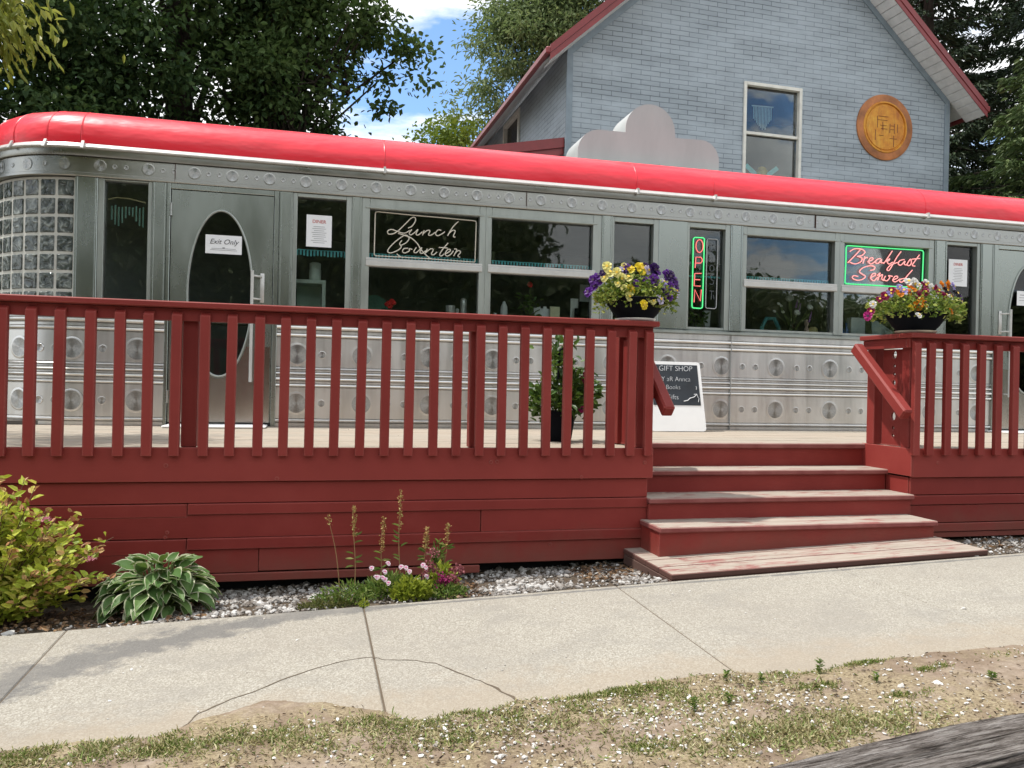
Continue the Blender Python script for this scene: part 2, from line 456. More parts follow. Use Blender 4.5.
def old_log():
    m, t, out = nt('weathered_log'); g = N(t)
    m1 = g.coord((1, 1, 1), (0, 0, math.radians(-9.1))); m2 = g.n('Mapping'); m2.inputs['Scale'].default_value = (1.6, 34, 34); g.l(m1, m2.inputs['Vector'])
    f = g.noise(m2.outputs[0], 3.4, 9, .74, .25)
    f2 = g.noise(g.coord((5, 5, 5)), 2, 4)
    col = g.ramp(f, [(.37, (.022, .017, .014)), (.44, (.13, .11, .095)), (.52, (.31, .275, .25)), (.66, (.55, .515, .48))])
    col = g.mix(g.math('MULTIPLY', f2, .35), col, (.14, .12, .11))
    p = g.pbsdf(col, .9, 0, g.bump(f, .9, .03), .15); g.l(p.outputs[0], out.inputs[0]); return m

def medal():
    m, t, out = nt('rusty_gold_paint'); g = N(t)
    f = g.noise(g.coord(), 3.2, 7, .7); w = g.noise(g.coord((9, 1, 1.5)), 2, 5, .6)
    col = g.ramp(f, [(.3, (.42, .13, .022)), (.48, (.62, .25, .025)), (.66, (.72, .38, .045))])
    col = g.mix(g.ramp(w, [(.5, (0,0,0)), (.72, (.5,.5,.5))]), col, (.30, .085, .025))
    p = g.pbsdf(col, .5, .15, g.bump(f, .2, .01), .4); g.l(p.outputs[0], out.inputs[0]); return m

M_red = red_paint(); M_tread = peeling_tread(); M_plat = peeling_tread('peeling_platform_paint', (.10, .05, .04), .55); M_deck = deck_wood()
M_steel = steel('brushed_stainless', (.74, .73, .71), .33)
M_turn = turned_steel(); M_kick = steel('door_kick_plate', (.55, .52, .49), .20, (1, 1, .2), scale=4, con=.6)
M_pil = steel('satin_green_grey_metal', (.365, .392, .362), .25, (1, 1, .3), metal=.95, scale=3, con=.45)
M_frieze = steel('frieze_stainless', (.42, .42, .395), .30, (.25, 1, 1), scale=6)
M_alu = steel('aluminium_trim', (.40, .43, .40), .34, (1, 1, .2), metal=.7)
M_white_al = simple('white_metal_trim', (.56, .56, .54), .35, .2, .5, .1, 8)
M_glass = glass('window_glass'); M_block = glass_block()
M_grout = simple('white_block_grout', (.56, .56, .52), .7)
M_roof = red_roof(); M_deckroof = simple('grey_roof_membrane', (.33, .33, .31), .8, bump=.3)
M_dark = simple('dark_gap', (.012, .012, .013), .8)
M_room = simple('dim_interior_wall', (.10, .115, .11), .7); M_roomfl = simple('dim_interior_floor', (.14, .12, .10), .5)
M_brick = brick_siding('x'); M_brick_s = brick_siding('y')
M_hred = simple('house_red_metal_roof', (.22, .028, .030), .38, 0, .5, .18, 3)
M_hdark = simple('dark_roofing', (.075, .06, .058), .8, var=.25, bump=.3)
M_hsof = simple('pale_soffit', (.78, .77, .77), .6, bump=.1)
M_trimbl = simple('blue_grey_trim', (.22, .27, .31), .5)
M_cream = simple('cream_window_frame', (.74, .72, .65), .5)
M_seam = simple('grey_seam', (.43, .43, .42), .6)
M_sign = steel('dull_sheet_metal', (.46, .475, .47), .55, (1, 1, .25), metal=.2, scale=2.5)
M_medal = medal(); M_rust = simple('rust_orange_rim', (.42, .15, .045), .55, var=.45, vscale=3); M_medd = simple('worn_dark_gold', (.25, .085, .02), .6)
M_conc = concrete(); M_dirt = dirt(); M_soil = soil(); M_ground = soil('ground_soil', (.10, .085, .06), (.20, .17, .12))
M_crack = simple('crack_dirt', (.10, .075, .05), .95, bump=.4)
M_platside = simple('dark_old_timber', (.085, .045, .034), .85, bump=.5)
M_log = old_log()
M_paper = simple('white_paper', (.80, .82, .84), .7, var=.03); M_ink = simple('grey_ink', (.10, .10, .11), .8); M_inkl = simple('pale_ink', (.36, .37, .39), .8)
M_redink = simple('red_ink', (.50, .04, .03), .7)
M_board = simple('chalkboard_black', (.020, .026, .034), .65, var=.3); M_chalk = simple('chalk', (.62, .64, .66), .9)
M_white = simple('white_plastic', (.80, .80, .79), .45, var=.05, vscale=3)
M_blackp = simple('black_plastic', (.006, .007, .010), .75, spec=.06)
M_tube_off = simple('unlit_cream_neon_tube', (.66, .62, .52), .3)
M_tube_dim = simple('unlit_grey_neon_tube', (.42, .44, .45), .3); M_tube_vdim = simple('unlit_smoked_tube', (.10, .115, .125), .3)
M_neon_r = emis('red_neon', (1.0, .20, .18), .62); M_neon_p = emis('pink_neon', (1.0, .36, .34), .66); M_neon_g = emis('green_neon', (.10, .90, .28), .56)
M_teal = simple('teal_beads', (.16, .68, .74), .35)
M_bark = bark('dark_bark', (.018, .014, .011), (.075, .06, .048)); M_stem = simple('green_stem', (.10, .14, .035), .6); M_dry = simple('dry_stalk', (.28, .17, .075), .8)
M_twig = simple('brown_twig', (.12, .07, .04), .8)

N_lunch=[[(0.834,2.656),(0.872,2.679),(0.902,2.729),(0.896,2.76),(0.864,2.753),(0.812,2.699),(0.754,2.636),(0.702,2.597),(0.655,2.59),(0.647,2.617),(0.684,2.634),(0.743,2.617),(0.802,2.607),(0.851,2.636)],[(0.87,2.647),(0.847,2.61),(0.864,2.595),(0.906,2.628),(0.926,2.65),(0.911,2.607),(0.931,2.598),(0.97,2.632)],[(0.986,2.647),(0.971,2.599)],[(0.974,2.611),(1.016,2.647),(1.04,2.643),(1.028,2.606),(1.053,2.605),(1.09,2.634)],[(1.148,2.656),(1.118,2.658),(1.094,2.626),(1.11,2.603),(1.149,2.62),(1.182,2.646)],[(1.309,2.751),(1.256,2.693),(1.209,2.609)],[(1.221,2.632),(1.257,2.663),(1.281,2.657),(1.264,2.609),(1.283,2.6)],[(0.772,2.491),(0.822,2.521),(0.846,2.562),(0.82,2.589),(0.779,2.572),(0.71,2.514),(0.658,2.452),(0.653,2.422),(0.688,2.417),(0.747,2.446),(0.775,2.477),(0.759,2.506),(0.78,2.539)],[(0.743,2.603),(0.791,2.589),(0.862,2.568),(0.923,2.519),(0.96,2.464),(1.009,2.414),(1.057,2.379)],[(0.735,2.411),(0.759,2.391),(0.795,2.376)],[(0.838,2.469),(0.799,2.461),(0.788,2.434),(0.812,2.423),(0.851,2.446),(0.848,2.465),(0.879,2.46)],[(0.916,2.481),(0.893,2.441),(0.915,2.431),(0.955,2.47),(0.967,2.479),(0.951,2.438),(0.972,2.429),(1.005,2.455)],[(1.019,2.475),(0.999,2.421)],[(1.005,2.437),(1.049,2.475),(1.075,2.47),(1.059,2.427),(1.083,2.423),(1.111,2.45)],[(1.216,2.542),(1.164,2.477),(1.137,2.425),(1.155,2.415),(1.179,2.436)],[(1.127,2.494),(1.214,2.493)],[(1.191,2.435),(1.237,2.467),(1.232,2.483),(1.207,2.473),(1.189,2.435),(1.21,2.417),(1.245,2.438),(1.268,2.471)],[(1.275,2.488),(1.3,2.483),(1.271,2.421)],[(1.281,2.442),(1.312,2.474),(1.337,2.463),(1.313,2.426),(1.333,2.412)]]
N_lunch_b=[[(0.528,2.391),(0.527,2.403),(0.528,2.591),(0.529,2.775),(0.538,2.787),(0.558,2.791),(0.834,2.782),(1.145,2.777),(1.457,2.769),(1.478,2.765),(1.483,2.751),(1.481,2.569),(1.478,2.375)],[(0.528,2.391),(0.54,2.38),(0.748,2.382),(1.009,2.382),(1.3,2.377),(1.475,2.374)]]
N_bf=[[(5.72,2.76),(5.642,2.68),(5.558,2.6)],[(5.581,2.723),(5.64,2.755),(5.727,2.755),(5.769,2.728),(5.735,2.691),(5.676,2.676)],[(5.676,2.676),(5.732,2.662),(5.72,2.621),(5.651,2.593),(5.584,2.607)],[(5.769,2.682),(5.747,2.603)],[(5.752,2.649),(5.79,2.671),(5.803,2.664)],[(5.804,2.626),(5.864,2.65),(5.866,2.672),(5.833,2.662),(5.818,2.621),(5.852,2.604),(5.905,2.639)],[(5.968,2.67),(5.918,2.655),(5.905,2.62),(5.939,2.617),(5.979,2.659),(5.974,2.625),(6.01,2.626)],[(6.113,2.76),(6.047,2.669),(6.007,2.617)],[(6.027,2.642),(6.081,2.673),(6.068,2.651),(6.047,2.643),(6.075,2.615),(6.119,2.638)],[(6.225,2.761),(6.176,2.7),(6.123,2.614),(6.077,2.547),(6.05,2.556),(6.089,2.601),(6.144,2.625),(6.182,2.639)],[(6.269,2.676),(6.211,2.66),(6.192,2.624),(6.226,2.612),(6.276,2.658),(6.27,2.623),(6.301,2.618)],[(6.301,2.622),(6.346,2.684),(6.36,2.642),(6.333,2.612),(6.306,2.618)],[(6.461,2.738),(6.405,2.666),(6.373,2.619),(6.409,2.611)],[(6.365,2.685),(6.468,2.699)],[(5.84,2.534),(5.887,2.546),(5.894,2.576),(5.839,2.583),(5.752,2.559),(5.706,2.516),(5.74,2.488),(5.781,2.465),(5.742,2.43),(5.675,2.419),(5.621,2.439),(5.634,2.465),(5.69,2.46)],[(5.842,2.453),(5.902,2.483),(5.904,2.503),(5.869,2.495),(5.849,2.448),(5.89,2.424),(5.932,2.464)],[(5.929,2.481),(5.964,2.512),(5.951,2.476),(5.937,2.432)],[(5.943,2.462),(5.994,2.496),(5.987,2.449),(6.015,2.432)],[(6.034,2.483),(6.014,2.444),(6.053,2.432),(6.087,2.469),(6.073,2.489),(6.123,2.483)],[(6.121,2.442),(6.183,2.468),(6.183,2.488),(6.15,2.481),(6.128,2.439),(6.162,2.426),(6.219,2.46)],[(6.274,2.47),(6.223,2.455),(6.217,2.431),(6.253,2.432),(6.312,2.501),(6.375,2.566)],[(6.312,2.501),(6.269,2.443),(6.303,2.433)]]
N_bf_b=[[(6.013,2.374),(5.77,2.374),(5.55,2.374),(5.53,2.383),(5.529,2.408),(5.534,2.604),(5.534,2.76),(5.544,2.781),(5.573,2.785),(5.894,2.785),(6.194,2.787),(6.471,2.79),(6.502,2.787),(6.514,2.767),(6.51,2.589),(6.506,2.408),(6.493,2.391),(6.454,2.38),(6.205,2.374),(6.013,2.374)]]
N_op=[[(3.854,2.675),(3.85,2.641),(3.835,2.616),(3.815,2.606),(3.795,2.613),(3.779,2.637),(3.773,2.67),(3.777,2.704),(3.792,2.729),(3.812,2.739),(3.833,2.732),(3.848,2.708),(3.854,2.675)],[(3.77,2.446),(3.776,2.557),(3.831,2.559),(3.847,2.541),(3.846,2.517),(3.829,2.499),(3.774,2.496)],[(3.842,2.394),(3.768,2.39),(3.762,2.263),(3.835,2.263)],[(3.765,2.328),(3.829,2.328)],[(3.766,2.095),(3.772,2.224),(3.836,2.111),(3.845,2.228)]]
N_op_b=[[(3.743,2.721),(3.745,2.746),(3.761,2.757),(3.812,2.759),(3.852,2.759),(3.866,2.749),(3.866,2.723),(3.864,2.382),(3.861,2.068),(3.858,2.045),(3.84,2.035),(3.8,2.036),(3.756,2.037),(3.744,2.05),(3.743,2.076),(3.744,2.402),(3.743,2.721)]]
N_cl_b=[[(3.896,2.718),(3.897,2.738),(3.908,2.751),(3.958,2.752),(4.005,2.753),(4.019,2.743),(4.019,2.719),(4.018,2.39),(4.016,2.068),(4.012,2.047),(3.997,2.038),(3.953,2.039),(3.909,2.04),(3.896,2.052),(3.896,2.083),(3.896,2.41),(3.896,2.718)]]
N_cl=[[(3.977,2.689),(3.945,2.694),(3.928,2.664),(3.946,2.633),(3.978,2.64)],[(3.935,2.597),(3.934,2.522),(3.975,2.522)],[(3.953,2.487),(3.933,2.459),(3.945,2.424),(3.975,2.431),(3.98,2.466),(3.956,2.487)],[(3.976,2.381),(3.944,2.373),(3.953,2.34),(3.98,2.321),(3.969,2.287),(3.934,2.292)],[(3.936,2.219),(3.988,2.218)],[(3.962,2.219),(3.958,2.133)],[(3.98,2.181),(3.99,2.134)]]
# ------------------------------------------------------------------ ground and pavement
SL = .0365                                   # the street climbs to the right
def lev(x): return SL*np.clip(x, -14, 16)
def ground_z(x, y):
    """terrain below everything: level with the bed at the deck, falling a little to the road"""
    f = np.interp(y, [-40, 0.2, 1.2, 2.4, 3.0, 3.06, 4.28, 4.34, 5.8, 6.4, 12, 40], [-.42, -.30, -.14, -.065, -.03, -.09, -.09, -.14, -.16, -.05, -.02, .0])
    return lev(x) + f
def walk_z(x, y): return SL*x + .02 - .02*(4.33-y)/1.33

xs = np.unique(np.concatenate([np.linspace(-400, -14, 14), np.linspace(-14, 16, 61), np.linspace(16, 400, 14)]))
ys = np.unique(np.concatenate([np.linspace(-300, -40, 8), np.linspace(-40, 0, 14), np.linspace(.2, 6, 59), [3.06, 4.28, 4.34], np.linspace(6, 40, 18), np.linspace(40, 600, 8)]))
gx, gy = np.meshgrid(xs, ys); gz = ground_z(gx, gy)
nx, ny = len(xs), len(ys)
idx = np.arange(nx*ny).reshape(ny, nx)
Fq = np.stack([idx[:-1, :-1], idx[:-1, 1:], idx[1:, 1:], idx[1:, :-1]], -1).reshape(-1, 4)
tag(np_mesh('ground', np.stack([gx, gy, gz], -1), Fq, M_ground, smooth=True), kind='structure')

# road behind the viewer (seen in the reflections)
M_asph = simple('pale_worn_asphalt', (.16, .16, .158), .85, bump=.4)
b = MB()
b.strip([[(x, y, float(ground_z(x, y))+.012) for x in np.linspace(-60, 60, 49)] for y in (-10.5, -6, -2.5, -.4)])
tag(b.build('road', M_asph), kind='structure')

# sidewalk slabs with open joints
JX = [-4.0, -2.57, -1.14, .285, 1.71, 3.15, 4.58, 6.0, 7.43, 8.9]
b = MB()
for a, c in zip(JX[:-1], JX[1:]):
    a += a*0+.0028 if abs(a-.285) < .01 else .0014 if a < 0 else .0025; c -= .0035 if abs(c-.285) < .01 else .0014 if c < 0 else .0025
    P = [(a, 2.80), (c, 2.80), (c, 4.33), (a, 4.33)]
    b.hexa([(x, y, walk_z(x, y)-.10) for x, y in P] + [(x, y, walk_z(x, y)) for x, y in P], 0, .006)
for xj in JX[1:-1]:
    P = [(xj-.004, 2.80), (xj+.004, 2.80), (xj+.004, 4.325), (xj-.004, 4.325)]
    b.hexa([(x, y, walk_z(x, y)-.09) for x, y in P] + [(x, y, walk_z(x, y)-.005) for x, y in P], 1)
crk = [(-.42,3.05),(-.38,3.15),(-.28,3.25),(-.14,3.36),(.01,3.48),(.16,3.55),(.28,3.56),(.33,3.51),(.43,3.48),(.53,3.41),(.63,3.26),(.70,3.14),(.75,3.02),(.80,2.92)]
pts = []
for (x0, y0), (x1, y1) in zip(crk[:-1], crk[1:]):
    for k in range(4):
        t = k/4; pts.append((x0+(x1-x0)*t + random.uniform(-.006, .006), y0+(y1-y0)*t + random.uniform(-.006, .006)))
rows = []
for i, (x, y) in enumerate(pts):
    d = Vector((pts[min(i+1, len(pts)-1)][0]-pts[max(i-1, 0)][0], pts[min(i+1, len(pts)-1)][1]-pts[max(i-1, 0)][1])).normalized()
    w = random.uniform(.0018, .004)*(1.9 if i > 44 else 1)
    rows.append([(x-d.y*w, y+d.x*w, walk_z(x, y)+.0015), (x+d.y*w, y-d.x*w, walk_z(x, y)+.0015)])
b.strip(rows, 1)
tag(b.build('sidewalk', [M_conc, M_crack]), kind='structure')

# dirt verge creeping over the near edge of the sidewalk
EDGE = [(-4,3.04),(-.99,3.02),(-.7,3.02),(-.55,2.98),(-.5,3.0),(-.44,3.05),(-.32,3.12),(-.16,3.21),(.09,3.12),(.27,3.0),(.37,2.88),(.53,2.9),(.65,2.89),(.78,2.95),(.97,2.93),(1.1,2.93),(1.3,2.99),(1.51,3.0),(1.73,2.98),(1.98,2.91),(2.27,2.94),(2.64,2.96),(3.11,2.94),(6,2.95)]
ex, ey = np.array(EDGE).T
def vnoise(x, y, s, seed):
    r = np.random.default_rng(seed); out = 0
    for k in range(7):
        a = r.uniform(0, 2*PI); f = s*r.uniform(.6, 1.7)
        out = out + np.sin((x*np.cos(a)+y*np.sin(a))*f + r.uniform(0, 6.3))
    return out/7
def verge_z(x, y):
    e = np.interp(x, ex, ey) + .022*vnoise(x, y, 38, 3)
    d = e - y                                # >0 : dirt side
    h = np.where(d > 0, .010*(1-np.exp(-np.maximum(d, 0)/.05)), d*.4)
    base = walk_z(x, np.maximum(y, 2.6)) + np.interp(y, [.9, 1.6, 2.6], [-.13, -.06, 0.0])
    return base + h + np.where(d > 0, .008*vnoise(x, y, 14, 5) + .005*vnoise(x, y, 45, 6), 0)*np.clip(d/.1, 0, 1)
xs = np.concatenate([np.linspace(-3.5, -1.3, 30), np.linspace(-1.27, 3.4, 220), np.linspace(3.45, 5.6, 30)]); ys = np.linspace(.9, 3.3, 130)
gx, gy = np.meshgrid(xs, ys); nx, ny = len(xs), len(ys); idx = np.arange(nx*ny).reshape(ny, nx)
Fq = np.stack([idx[:-1, :-1], idx[:-1, 1:], idx[1:, 1:], idx[1:, :-1]], -1).reshape(-1, 4)
tag(np_mesh('dirt_verge', np.stack([gx, gy, verge_z(gx, gy)], -1), Fq, M_dirt, smooth=True), kind='structure')

# planting bed between the deck and the sidewalk
def bed_z(x, y): return SL*x + .008 - .085*np.clip((y-4.33)/.72, 0, 1) + .012*vnoise(x, y, 9, 11)
xs = np.linspace(-4, 8, 150); ys = np.linspace(4.335, 5.6, 26)
gx, gy = np.meshgrid(xs, ys); nx, ny = len(xs), len(ys); idx = np.arange(nx*ny).reshape(ny, nx)
Fq = np.stack([idx[:-1, :-1], idx[:-1, 1:], idx[1:, 1:], idx[1:, :-1]], -1).reshape(-1, 4)
tag(np_mesh('planting_bed', np.stack([gx, gy, bed_z(gx, gy)], -1), Fq, M_soil, smooth=True), kind='structure')

# loose white stones (nobody could count them)
bmi = bmesh.new(); bmesh.ops.create_icosphere(bmi, subdivisions=1, radius=1.0)
ICO_V = np.array([v.co[:] for v in bmi.verts]); ICO_F = np.array([[v.index for v in f.verts] for f in bmi.faces]); bmi.free()
def stones(P, size, flat=(.5, .9)):
    n = len(P); s = np.asarray(size)[:, None, None]
    jit = 1+RNG.uniform(-.28, .28, (n, len(ICO_V), 1))
    V = ICO_V[None]*jit*s
    V = V*np.stack([RNG.uniform(.8, 1.4, n), RNG.uniform(.6, 1.0, n), RNG.uniform(*flat, n)], -1)[:, None, :]
    a = RNG.uniform(0, 2*PI, n); tl = RNG.uniform(-.5, .5, n)
    x = V[..., 0]*np.cos(tl)[:, None] - V[..., 2]*np.sin(tl)[:, None]; z = V[..., 0]*np.sin(tl)[:, None] + V[..., 2]*np.cos(tl)[:, None]
    x2 = x*np.cos(a)[:, None] - V[..., 1]*np.sin(a)[:, None]; y2 = x*np.sin(a)[:, None] + V[..., 1]*np.cos(a)[:, None]
    V = np.stack([x2, y2, z], -1) + P[:, None, :]
    return V.reshape(-1, 3), (ICO_F[None]+(np.arange(n)*len(ICO_V))[:, None, None]).reshape(-1, 3)
def on(x, y, zf, dz=0.0): return np.stack([x, y, zf(x, y)+dz], -1)
PEB = pebble('white_marble_chips', [(0, (.07, .055, .042)), (.28, (.15, .13, .11)), (.5, (.25, .23, .21)), (.76, (.38, .37, .35)), (.9, (.52, .51, .49)), (1, (.08, .055, .038))])
x = np.concatenate([RNG.uniform(-.75, .15, 2300), RNG.uniform(.75, 2.06, 3600), RNG.uniform(4.2, 6.6, 2600), RNG.uniform(-1.6, -.6, 260), RNG.uniform(.05, .8, 500)])
n0 = 2300+3600+2600
y = np.concatenate([4.36+RNG.beta(1.1, 1.2, n0)*.92, 4.345+RNG.beta(.8, 3.5, 260)*.4, 4.36+RNG.uniform(0, .9, 500)])
keep = (vnoise(x, y, 11, 21) + RNG.normal(0, .32, len(x)) > -.04); x, y = x[keep], y[keep]
V, F = stones(on(x, y, bed_z, .006), RNG.lognormal(math.log(.0100), .38, len(x)))
tag(np_mesh('white_gravel', V, F, PEB), 'loose white marble gravel covering the bed below the red deck', 'gravel', kind='stuff')
CHIP = pebble('white_stone_chips', [(0, (.22, .19, .16)), (.2, (.40, .37, .33)), (.6, (.55, .53, .50)), (1, (.68, .67, .65))])
# chips on the dirt verge
def verge_xy(n, ylo=1.5):
    x = RNG.uniform(-1.2, 3.4, n*3); y = RNG.uniform(ylo, 3.05, n*3)
    k = y < np.interp(x, ex, ey)-.01
    return x[k], y[k]
x, y = verge_xy(15000)
den = .10 + .9*np.exp(-((x-.95)/.55)**2-((y-2.62)/.25)**2) + .45*np.exp(-((x-1.9)/.7)**2-((y-2.6)/.22)**2) + .5*np.exp(-((x-1.55)/.22)**2-((y-2.72)/.1)**2) + .25*np.exp(-((x-.4)/.4)**2-((y-2.8)/.12)**2)
den *= np.clip(.55+.9*vnoise(x, y, 13, 31), .05, 1.3)
k = RNG.random(len(x)) < den*.36; x, y = x[k], y[k]
V, F = stones(on(x, y, verge_z, .003), RNG.lognormal(math.log(.0050), .36, len(x)), (.35, .7))
tag(np_mesh('stone_chips', V, F, CHIP), 'white stone chips scattered over the sandy dirt verge', 'stone chips', kind='stuff')
x, y = verge_xy(6000); k = vnoise(x, y, 9, 71)+RNG.normal(0, .25, len(x)) > .02; x, y = x[k], y[k]
D = np.stack([RNG.normal(size=len(x)), RNG.normal(size=len(x)), RNG.normal(0, .2, len(x))], -1)
V, F = leaves(on(x, y, verge_z, .004), D, RNG.uniform(.006, .026, len(x)), RNG.uniform(.002, .006, len(x)))
tag(np_mesh('dry_litter', V, F, pebble('brown_litter', [(0, (.06, .04, .025)), (.5, (.15, .10, .06)), (1, (.30, .22, .13))], .9)), 'bits of brown dry litter strewn over the sandy verge', 'litter', kind='stuff')
x = RNG.uniform(-1.4, 3.6, 70); y = RNG.uniform(3.15, 4.25, 70)
V, F = stones(np.stack([x, y, walk_z(x, y)+.002], -1), RNG.lognormal(math.log(.0035), .5, len(x)), (.35, .7))
tag(np_mesh('slab_grit', V, F, CHIP), 'stray grit and pebbles lying on the concrete sidewalk', 'grit', kind='stuff')
# leaf litter in the bed
LIT = pebble('brown_leaf_litter', [(0, (.05, .03, .018)), (.5, (.14, .075, .035)), (1, (.26, .16, .08))], .9)
x = np.concatenate([RNG.uniform(.72, 1.0, 160), RNG.uniform(1.65, 2.06, 240), RNG.uniform(-1.6, -.5, 420), RNG.uniform(4.3, 5.6, 120)]); y = np.concatenate([RNG.uniform(4.4, 4.9, 160), RNG.uniform(4.6, 5.15, 240), RNG.uniform(4.34, 5.0, 420), RNG.uniform(4.5, 5.1, 120)])
D = np.stack([RNG.normal(size=len(x)), RNG.normal(size=len(x)), RNG.normal(0, .25, len(x))], -1)
V, F = leaves(on(x, y, bed_z, .015), D, RNG.uniform(.02, .045, len(x)), RNG.uniform(.012, .025, len(x)))
tag(np_mesh('leaf_litter', V, F, LIT), 'dry brown leaf litter lying among the white gravel', 'leaf litter', kind='stuff')

# ------------------------------------------------------------------ the diner car
YF = 7.45
RC = .95                                     # corner radius of the rounded end
XA, XB = -1.90, 10.2                         # straight front runs XA..XB
def path(off, xs=None, x0=None, x1=None, corner=True, nseg=16):
    """plan outline pushed outwards by off: left end, rounded corner, straight front"""
    P = []
    if corner:
        P += [(XA-RC-off, 10.35), (XA-RC-off, YF+RC+.001)]
        for k in range(nseg+1):
            a = PI/2*(1-k/nseg)
            P.append((XA-(RC+off)*math.sin(a), YF+RC-(RC+off)*math.cos(a)))
        P.append((x1 if x1 is not None else XB, YF-off))
    else:
        P += [(x0, YF-off), (x1, YF-off)]
    return P
def sweep(b, prof, mi=0, **kw):
    rows = [[(x, y, z) for x, y in path(o, **kw)] for o, z in prof]
    b.strip(rows, mi)

diner = thing('diner_car', 'long stainless steel diner car with a glossy red rounded roof edge behind the deck', 'diner', (3.0, 8.9, .80))

# lower ribbed wall
def rib(z0, z1, o=.020): return [(0, z0-.009), (-.008, z0-.005), (-.002, z0), (o*.8, z0+.004), (o, (z0+z1)/2), (o*.8, z1-.004), (-.002, z1), (-.008, z1+.005), (0, z1+.009)]
prof = [(-.04, .79), (0, .80)] + rib(.838, .866, .018) + rib(1.156, 1.180) + rib(1.212, 1.238, .024) + rib(1.264, 1.285, .021) + rib(1.312, 1.328, .014) + rib(1.602, 1.630) + rib(1.668, 1.700, .024) + [(.004, 1.712), (.004, 1.762), (-.03, 1.765)]
b = MB()
sweep(b, prof, 0, x1=-1.247)
sweep(b, prof, 0, corner=False, x0=-.319, x1=7.334)
sweep(b, prof, 0, corner=False, x0=8.26, x1=XB)
def big(x, z): b.disc(x, YF-.001, z, .096, 2, 32, .0014)
def small(x, z): b.disc(x, YF-.001, z, .033, 2, 18, .0011)
BX = [-2.02+.0, -1.46, -.14, .43, 1.05, 1.65, 2.245, 2.84, 3.435, 4.03, 4.651, 5.289, 5.91, 6.53, 7.15, 8.5, 9.1, 9.7]
for z in (1.445, 1.008):
    for i, x in enumerate(BX):
        if x > XA + .1: big(x, z)
        if i+1 < len(BX) and x > XA and not (x < -.4 and BX[i+1] > -.4) and not (x < 7.2 and BX[i+1] > 7.5):
            d = BX[i+1]-x
            for q in (.38, .62):
                small(x+d*q, z)
    small(-1.73, z)
    for a in (12, 20, 44, 52, 72):           # round the corner
        an = math.radians(a); nx_, ny_ = -math.sin(an), -math.cos(an)
        b.disc(XA+(RC+.001)*nx_, YF+RC+(RC+.001)*ny_, z, .034, 2, 18, .004, (nx_, ny_))
    for a in (4, 32, 62):
        an = math.radians(a); nx_, ny_ = -math.sin(an), -math.cos(an)
        b.disc(XA+(RC+.004)*nx_, YF+RC+(RC+.004)*ny_, z, .090, 2, 28, .0022, (nx_, ny_))
for x in (2.62, 4.13, 6.22):                 # panel joints
    b.box(x-.002, x+.002, YF-.0250, YF+.01, .80, 1.76, 0)
    b.box(x-.0035, x-.0025, YF-.0252, YF+.01, .80, 1.76, 3)
b.build('lower_wall', [M_steel, M_steel, M_turn, M_seam], diner, smooth=40, recalc=False)

# window sill ledge running along the wall
b = MB()
sp = [(.0, 1.764), (.035, 1.768), (.035, 1.790), (.0, 1.806), (-.06, 1.808)]
sweep(b, sp, 0, x1=-1.247); sweep(b, sp, 0, corner=False, x0=-.319, x1=7.334); sweep(b, sp, 0, corner=False, x0=8.26, x1=XB)
b.build('sill', M_alu, diner, smooth=30, recalc=False)

# frieze with pressed discs, gutter above
b = MB()
sweep(b, [(-.05, 2.885), (.020, 2.887), (.026, 2.893), (.026, 2.915), (.012, 2.922), (.012, 3.050), (-.02, 3.055)], 0)
x = -1.031+.0
FX = [-1.78+.0, -1.40] + [-1.031+.3115*k for k in range(36)]
for x in FX:
    b.disc(x, YF-.0125, 2.984, .050, 2, 24, .0012)
    for q in (.37, .66):
        b.disc(x+.3115*q, YF-.0125, 2.984, .020, 2, 12, .0010)
for a in (9, 19, 29, 39, 49, 60, 72):
    an = math.radians(a); nx_, ny_ = -math.sin(an), -math.cos(an); r = .048 if a in (9, 29, 49, 72) else .019
    b.disc(XA+(RC+.0135)*nx_, YF+RC+(RC+.0135)*ny_, 2.984, r, 2, 20, .0012, (nx_, ny_))
for x in (-1.186, 1.942, 5.068, 8.2):
    b.box(x-.0015, x+.0015, YF-.0265, YF, 2.89, 3.05, 3)
b.build('frieze', [M_frieze, M_frieze, M_turn, M_platside], diner, smooth=40, recalc=False)
b = MB()
sweep(b, [(-.01, 3.052), (.035, 3.056), (.040, 3.075), (.040, 3.112), (.030, 3.118)], 0)
sweep(b, [(.036, 3.112), (.070, 3.114), (.073, 3.124), (.046, 3.156), (.0, 3.157)], 1)
for a in (0, 17, 36, 55, 75):
    an = math.radians(a)
    b.bar((XA-(RC+.090)*math.sin(an), YF+RC-(RC+.090)*math.cos(an), 3.105), (XA-(RC+.055)*math.sin(an), YF+RC-(RC+.055)*math.cos(an), 3.172), .022, .012, 1)
for x in (.593, 3.049, 3.884, 6.402):
    b.box(x-.010, x+.010, YF-.092, YF-.055, 3.104, 3.160, 1)
b.build('gutter', [M_frieze, M_white_al], diner, smooth=30, recalc=False)

